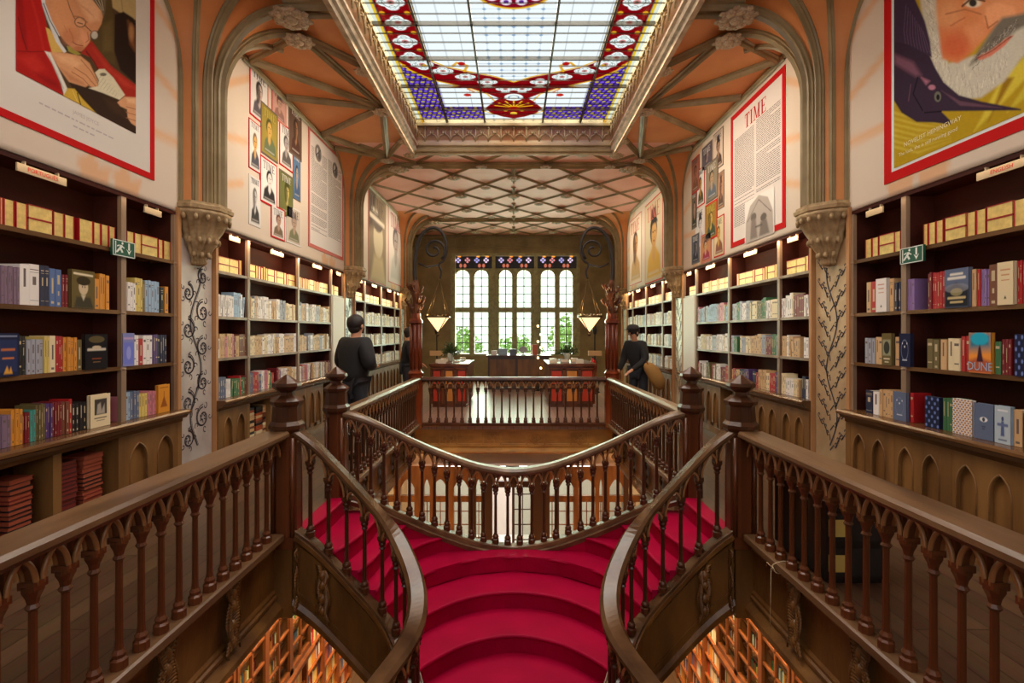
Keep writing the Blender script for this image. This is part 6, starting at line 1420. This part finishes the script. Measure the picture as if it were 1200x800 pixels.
# ------------------------------------------------------------ ground-floor shelving seen under the galleries
GW = M_('ground_bookcase_wood', rgb(150, 84, 40), .35, c2=rgb(110, 56, 26), nscale=5, stretch=(1, 1, .15)); GLASSD = M_('dark_cabinet_glass', rgb(96, 92, 92), .12, spec=.8)
for s in (-1, 1):
    side = 'left' if s < 0 else 'right'
    e = empty('ground_floor_bookcase', (s*3.4, 7.5, GF), f'long lit bookcase along the {side} wall of the lower floor', 'bookcase')
    MB().box(s*3.58, s*3.62, 3.0, 13.3, GF, -1.2).build('back_panel', GW, e)
    shz = [-5.2, -4.88, -4.54, -4.2, -3.85, -3.5, -3.15, -2.8, -2.45, -2.1, -1.75, -1.4]
    m = MB()
    for z in shz: m.box(s*3.30, s*3.6, 3.0, 13.3, z-.03, z)
    m.build('shelf', GW, e)
    for k in range(15):
        y = 3.0+k*.735; MB().box(s*3.28, s*3.6, y-.03, y+.03, GF, -1.2).build('upright', GW, e)
    rr = random.Random(77+s); cols = ['white', 'cream', 'orange', 'yellow', 'red', 'tan', 'rust', 'blue', 'green', 'navy', 'cream', 'gold', 'maroon']
    for k in range(14):
        ya = 3.0+k*.735+.04; yb = ya+.66
        for z in shz[:-1]:
            y = ya
            while y < yb-.05:
                wd = rr.uniform(.025, .05) if rr.random() > .08 else .14; wd = min(wd, yb-y-.005)
                stuffbooks.box(s*3.34, s*3.52, y, y+wd-.002, z+.002, z+rr.uniform(.2, .29), SI[rr.choice(cols)]); y += wd
    for (ya, yb) in ((3.0, 5.9), (5.94, 8.1)):          # glazed upper doors
        n = round((yb-ya)/.72)
        for k in range(n):
            a = ya+(yb-ya)*k/n; b = ya+(yb-ya)*(k+1)/n
            d = MB().box(s*3.20, s*3.26, a, a+.05, -3.28, -1.2).box(s*3.20, s*3.26, b-.05, b, -3.28, -1.2).box(s*3.20, s*3.26, a, b, -3.3, -3.2).build('glazed_door', REDW, e)
            m = MB().box(s*3.21, s*3.25, (a+b)/2-.015, (a+b)/2+.015, -3.25, -1.2)
            for z in (-2.92, -2.60, -2.28, -1.96, -1.64): m.box(s*3.21, s*3.25, a+.05, b-.05, z-.014, z+.014)
            m.build('glazing_bar', REDW, d); MB().box(s*3.235, s*3.24, a+.05, b-.05, -3.22, -1.2).build('pane', CLEAR, d)
        MB().box(s*3.14, s*3.60, ya, yb, -3.34, -3.28).build('cabinet_ledge', REDW, e)
o = stuffbooks.build('shelved_book', [BM[k] for k in BM]+[PAGES, GILT, ink_m['d'], ink_m['l']], recalc=False)
tag(o, 'the many further books on the distant and lower shelves of the hall', 'book', kind='stuff')
# ------------------------------------------------------------ people
SKIN = M_('skin', rgb(206, 150, 118), .5); HAIR = M_('dark_hair', rgb(30, 22, 18), .6, bump=.4, bscale=120); BLK = M_('black_knit', rgb(24, 24, 26), .8, bump=.2, bscale=200); DNM = M_('dark_trousers', rgb(36, 38, 46), .8)
def skin_obj(name, mat, parent, V_, E_, rad, root=0, lv=2):
    me = bpy.data.meshes.new(name); me.from_pydata([tuple(Vector(v)) for v in V_], E_, []); me.materials.append(mat)
    o = bpy.data.objects.new(name, me); COL.objects.link(o)
    if parent: o.parent = parent
    sk_ = o.modifiers.new('s', 'SKIN'); sk_.use_smooth_shade = True
    for i, r in enumerate(rad): me.skin_vertices[0].data[i].radius = (r, r) if not isinstance(r, tuple) else r
    me.skin_vertices[0].data[root].use_root = True
    u = o.modifiers.new('u', 'SUBSURF'); u.levels = lv; u.render_levels = lv; return o
def person(loc, rot, label, jo, top, bottom, hair, cap=None, h=1.78, lean=0.0, bulk=1.0):
    """jo: joint dict in local metres (x right of figure, y forward, z up)"""
    e = empty('person', loc, label, 'person'); e.rotation_euler = (0, 0, rot)
    J = dict(pelvis=(0, 0, .95), waist=(0, lean*.15, 1.10), chest=(0, lean*.5, 1.32), neck=(0, lean*.8, 1.50), hb=(0, lean*.9+.01, 1.58), head=(0, lean+.02, 1.66), top=(0, lean+.01, 1.72),
             sl=(-.17, lean*.75, 1.43), sr=(.17, lean*.75, 1.43), el=(-.24, .02+lean*.7, 1.16), er=(.24, .02+lean*.7, 1.16), wl=(-.20, .22+lean, 1.02), wr=(.20, .22+lean, 1.02), hl=(-.10, 0, .92), hr=(.10, 0, .92), kl=(-.11, .03, .50), kr=(.11, .03, .50), al=(-.11, -.02, .09), ar=(.11, -.02, .09), tl=(-.12, .14, .04), tr=(.12, .14, .04))
    J.update(jo); k = h/1.78; J = {a: tuple(v*k for v in b) for a, b in J.items()}
    names = ['pelvis', 'waist', 'chest', 'neck', 'hb', 'head', 'top', 'sl', 'el', 'wl', 'sr', 'er', 'wr', 'hl', 'kl', 'al', 'tl', 'hr', 'kr', 'ar', 'tr']; I = {n: i for i, n in enumerate(names)}
    ed = [('pelvis', 'waist'), ('waist', 'chest'), ('chest', 'neck'), ('neck', 'hb'), ('hb', 'head'), ('head', 'top'), ('chest', 'sl'), ('sl', 'el'), ('el', 'wl'), ('chest', 'sr'), ('sr', 'er'), ('er', 'wr'), ('pelvis', 'hl'), ('hl', 'kl'), ('kl', 'al'), ('al', 'tl'), ('pelvis', 'hr'), ('hr', 'kr'), ('kr', 'ar'), ('ar', 'tr')]
    rad = dict(pelvis=.12, waist=.11, chest=.13, neck=.055, hb=.065, head=.088, top=.07, sl=.06, el=.042, wl=.028, sr=.06, er=.042, wr=.028, hl=.08, kl=.055, al=.038, tl=.03, hr=.08, kr=.055, ar=.038, tr=.03)
    V_ = [J[n] for n in names]; E_ = [(I[a], I[b]) for a, b in ed]; Rr = [rad[n]*k for n in names]
    for sd in 'lr':                                  # hands: palm and five fingers
        w_ = Vector(J['w'+sd]); el = Vector(J['e'+sd]); f = (w_-el).normalized(); sx = -1 if sd == 'l' else 1
        side_v = Vector((0, 0, 1)).cross(f); side_v = side_v.normalized() if side_v.length > .1 else Vector((1, 0, 0)); palm = w_+f*.07; ip = len(V_); V_.append(tuple(palm)); Rr.append(.026); E_.append((I['w'+sd], ip))
        for q, (o_, L) in enumerate(((-.028, .062), (-.010, .075), (.010, .070), (.028, .055))):
            a = palm+side_v*o_+f*.02; b = a+f*L*.5; c = b+f*L*.35-Vector((0, 0, L*.35)); i0 = len(V_); V_ += [tuple(a), tuple(b), tuple(c)]; Rr += [.010, .009, .008]; E_ += [(ip, i0), (i0, i0+1), (i0+1, i0+2)]
        a = w_+f*.03-side_v*sx*.03; b = a+f*.03-side_v*sx*.02; i0 = len(V_); V_ += [tuple(a), tuple(b)]; Rr += [.012, .009]; E_ += [(I['w'+sd], i0), (i0, i0+1)]
    skin_obj('body', SKIN, e, V_, E_, Rr)
    hd = Vector(J['head']); m = MB()                 # face details
    fn = MB(); o_ = hd+Vector((0, .085*k, -.005)); m.ball(tuple(o_+Vector((0, .012, -.01))), .016, 0, 8, 6, (.8, 1.1, 1.3))
    for d in (-1, 1): m.ball(tuple(hd+Vector((d*.092*k, -.005, -.005))), .026, 0, 8, 6, (.4, .8, 1.2))
    def child(mb, name, mat):
        me = mb.mesh(name, (0, 0, 0), [mat]); c = bpy.data.objects.new(name, me); COL.objects.link(c); c.parent = e; return c
    child(m, 'nose_and_ears', SKIN)
    m = MB()
    for d in (-1, 1): m.ball(tuple(hd+Vector((d*.033, .083*k, .012))), .011, 0, 8, 6)
    m.tube([tuple(hd+Vector((x, .082*k, -.048))) for x in (-.022, 0, .022)], .005, 5); child(m, 'eyes_and_mouth', M_('dark_brown_feature', rgb(60, 34, 28)))
    m = MB(); c = hd+Vector((0, -.022, .035)); 
    m.ball(tuple(c), .112*k, 0, 18, 12, (.93, 1.0, .95), mod=lambda a, z: 1+.03*math.sin(7*a)+.02*math.sin(13*a+z*5)); m.ball(tuple(hd+Vector((0, -.045, -.03))), .085*k, 0, 14, 8, (.98, .8, .9)); child(m, 'hair', hair)
    if cap:
        m = MB(); m.lathe([(.112*k, 0), (.116*k, .03), (.10*k, .075), (.06*k, .10), (0, .108)], tuple(hd+Vector((0, 0, .045))), 18); m.prism([(-.08, .06), (.08, .06), (.07, .16), (0, .19), (-.07, .16)], lambda a, b: (hd.x+a, hd.y+b, hd.z+.045), lambda a, b: (hd.x+a, hd.y+b, hd.z+.057)); child(m, 'cap', cap)
    tn = ['pelvis', 'waist', 'chest', 'neck', 'sl', 'el', 'wl', 'sr', 'er', 'wr']; ti = {n: i for i, n in enumerate(tn)}
    tr = dict(pelvis=.155, waist=.15, chest=.17, neck=.075, sl=.095, el=.075, wl=.042, sr=.095, er=.075, wr=.042)
    skin_obj('sweater', top, e, [J[n] for n in tn], [(ti[a], ti[b]) for a, b in ed if a in ti and b in ti], [tr[n]*k*(bulk if n not in ('neck', 'wl', 'wr') else 1) for n in tn])
    bn = ['pelvis', 'hl', 'kl', 'al', 'hr', 'kr', 'ar']; bi = {n: i for i, n in enumerate(bn)}; br = dict(pelvis=.135, hl=.105, kl=.078, al=.065, hr=.105, kr=.078, ar=.065)
    skin_obj('trousers', bottom, e, [J[n] for n in bn], [(bi[a], bi[b]) for a, b in ed if a in bi and b in bi], [br[n]*k for n in bn])
    m = MB()
    for t in 'lr': 
        a = Vector(J['a'+t]); m.ball((a.x, a.y+.07, .045), .055, 0, 12, 8, (.85, 2.4, .85)); m.box(a.x-.045, a.x+.045, a.y-.06, a.y+.19, 0.0, .018)
    child(m, 'shoes', BLACKM); return e
person((-2.06, 6.6, 0), -.55, 'person in a black sweater seen from behind, looking at the left middle bookcase', dict(el=(-.27, .0, 1.18), er=(.27, .0, 1.18), wl=(-.12, .22, 1.16), wr=(.12, .22, 1.16)), BLK, DNM, HAIR, h=1.87, lean=.03, bulk=1.22)
pe = person((2.32, 9.5, 0), 2.3, 'person in dark top and cap bending forward at the right side, holding a tan bag', dict(wl=(-.12, .40, .98), wr=(.14, .42, .96)), BLK, DNM, HAIR, cap=M_('dark_cap', rgb(44, 38, 40), .8), h=1.78, lean=.16)
person((-2.28, 10.9, 0), -1.2, 'person in dark clothes half hidden behind the far left red post', {}, BLK, DNM, HAIR, h=1.76, lean=.05)
m = MB(); c = (2.52, 9.25, .95)                     # tan bag
e = empty('shoulder_bag', (c[0], c[1], .62), 'slouchy tan bag held by the person in the cap', 'bag')
m.tube([(2.34, 9.2, 1.10), (2.42, 9.2, 1.04), (2.50, 9.2, .95), (2.56, 9.2, .84), (2.62, 9.2, .72), (2.66, 9.2, .64)], .125, 16, scale=[.3, .8, 1, 1.05, .9, .4]); m.build('bag_body', M_('tan_suede', rgb(150, 110, 54), .8, bump=.3), e)
MB().tube([(2.40, 9.14, 1.08), (2.36, 9.2, 1.2), (2.33, 9.3, 1.36), (2.36, 9.38, 1.42)], .010, 6).build('bag_strap', M_('brown_strap', rgb(110, 70, 36), .6), e)
GROUPS = dict(balustrade='arcaded balustrades', newel_post='newel posts', wall_pier='wall piers with capitals', bookcase='tall wall bookcases', base_cabinet='base cabinets', hanging_banner='banners above the bookcases',
    exit_sign='green exit signs', hanging_lantern='hanging lanterns', lamp_post='corner lamp posts', gallery_beam='carved gallery beams', display_desk='display desks', potted_plant='plants on the desks', sign_stand='sign stands',
    ground_floor_bookcase='lower floor bookcases', person='visitors', tree='trees outside the window', corner_bracket='corner brackets', counter_box='boxes on the rear counter')
for o in bpy.data.objects:
    k = o.name.split('.')[0]
    if o.parent is None and 'label' in o.keys() and 'group' not in o.keys() and k in GROUPS: o['group'] = GROUPS[k]
# drop the private bookkeeping
for o in bpy.data.objects:
    if 'wo' in o.keys(): del o['wo']
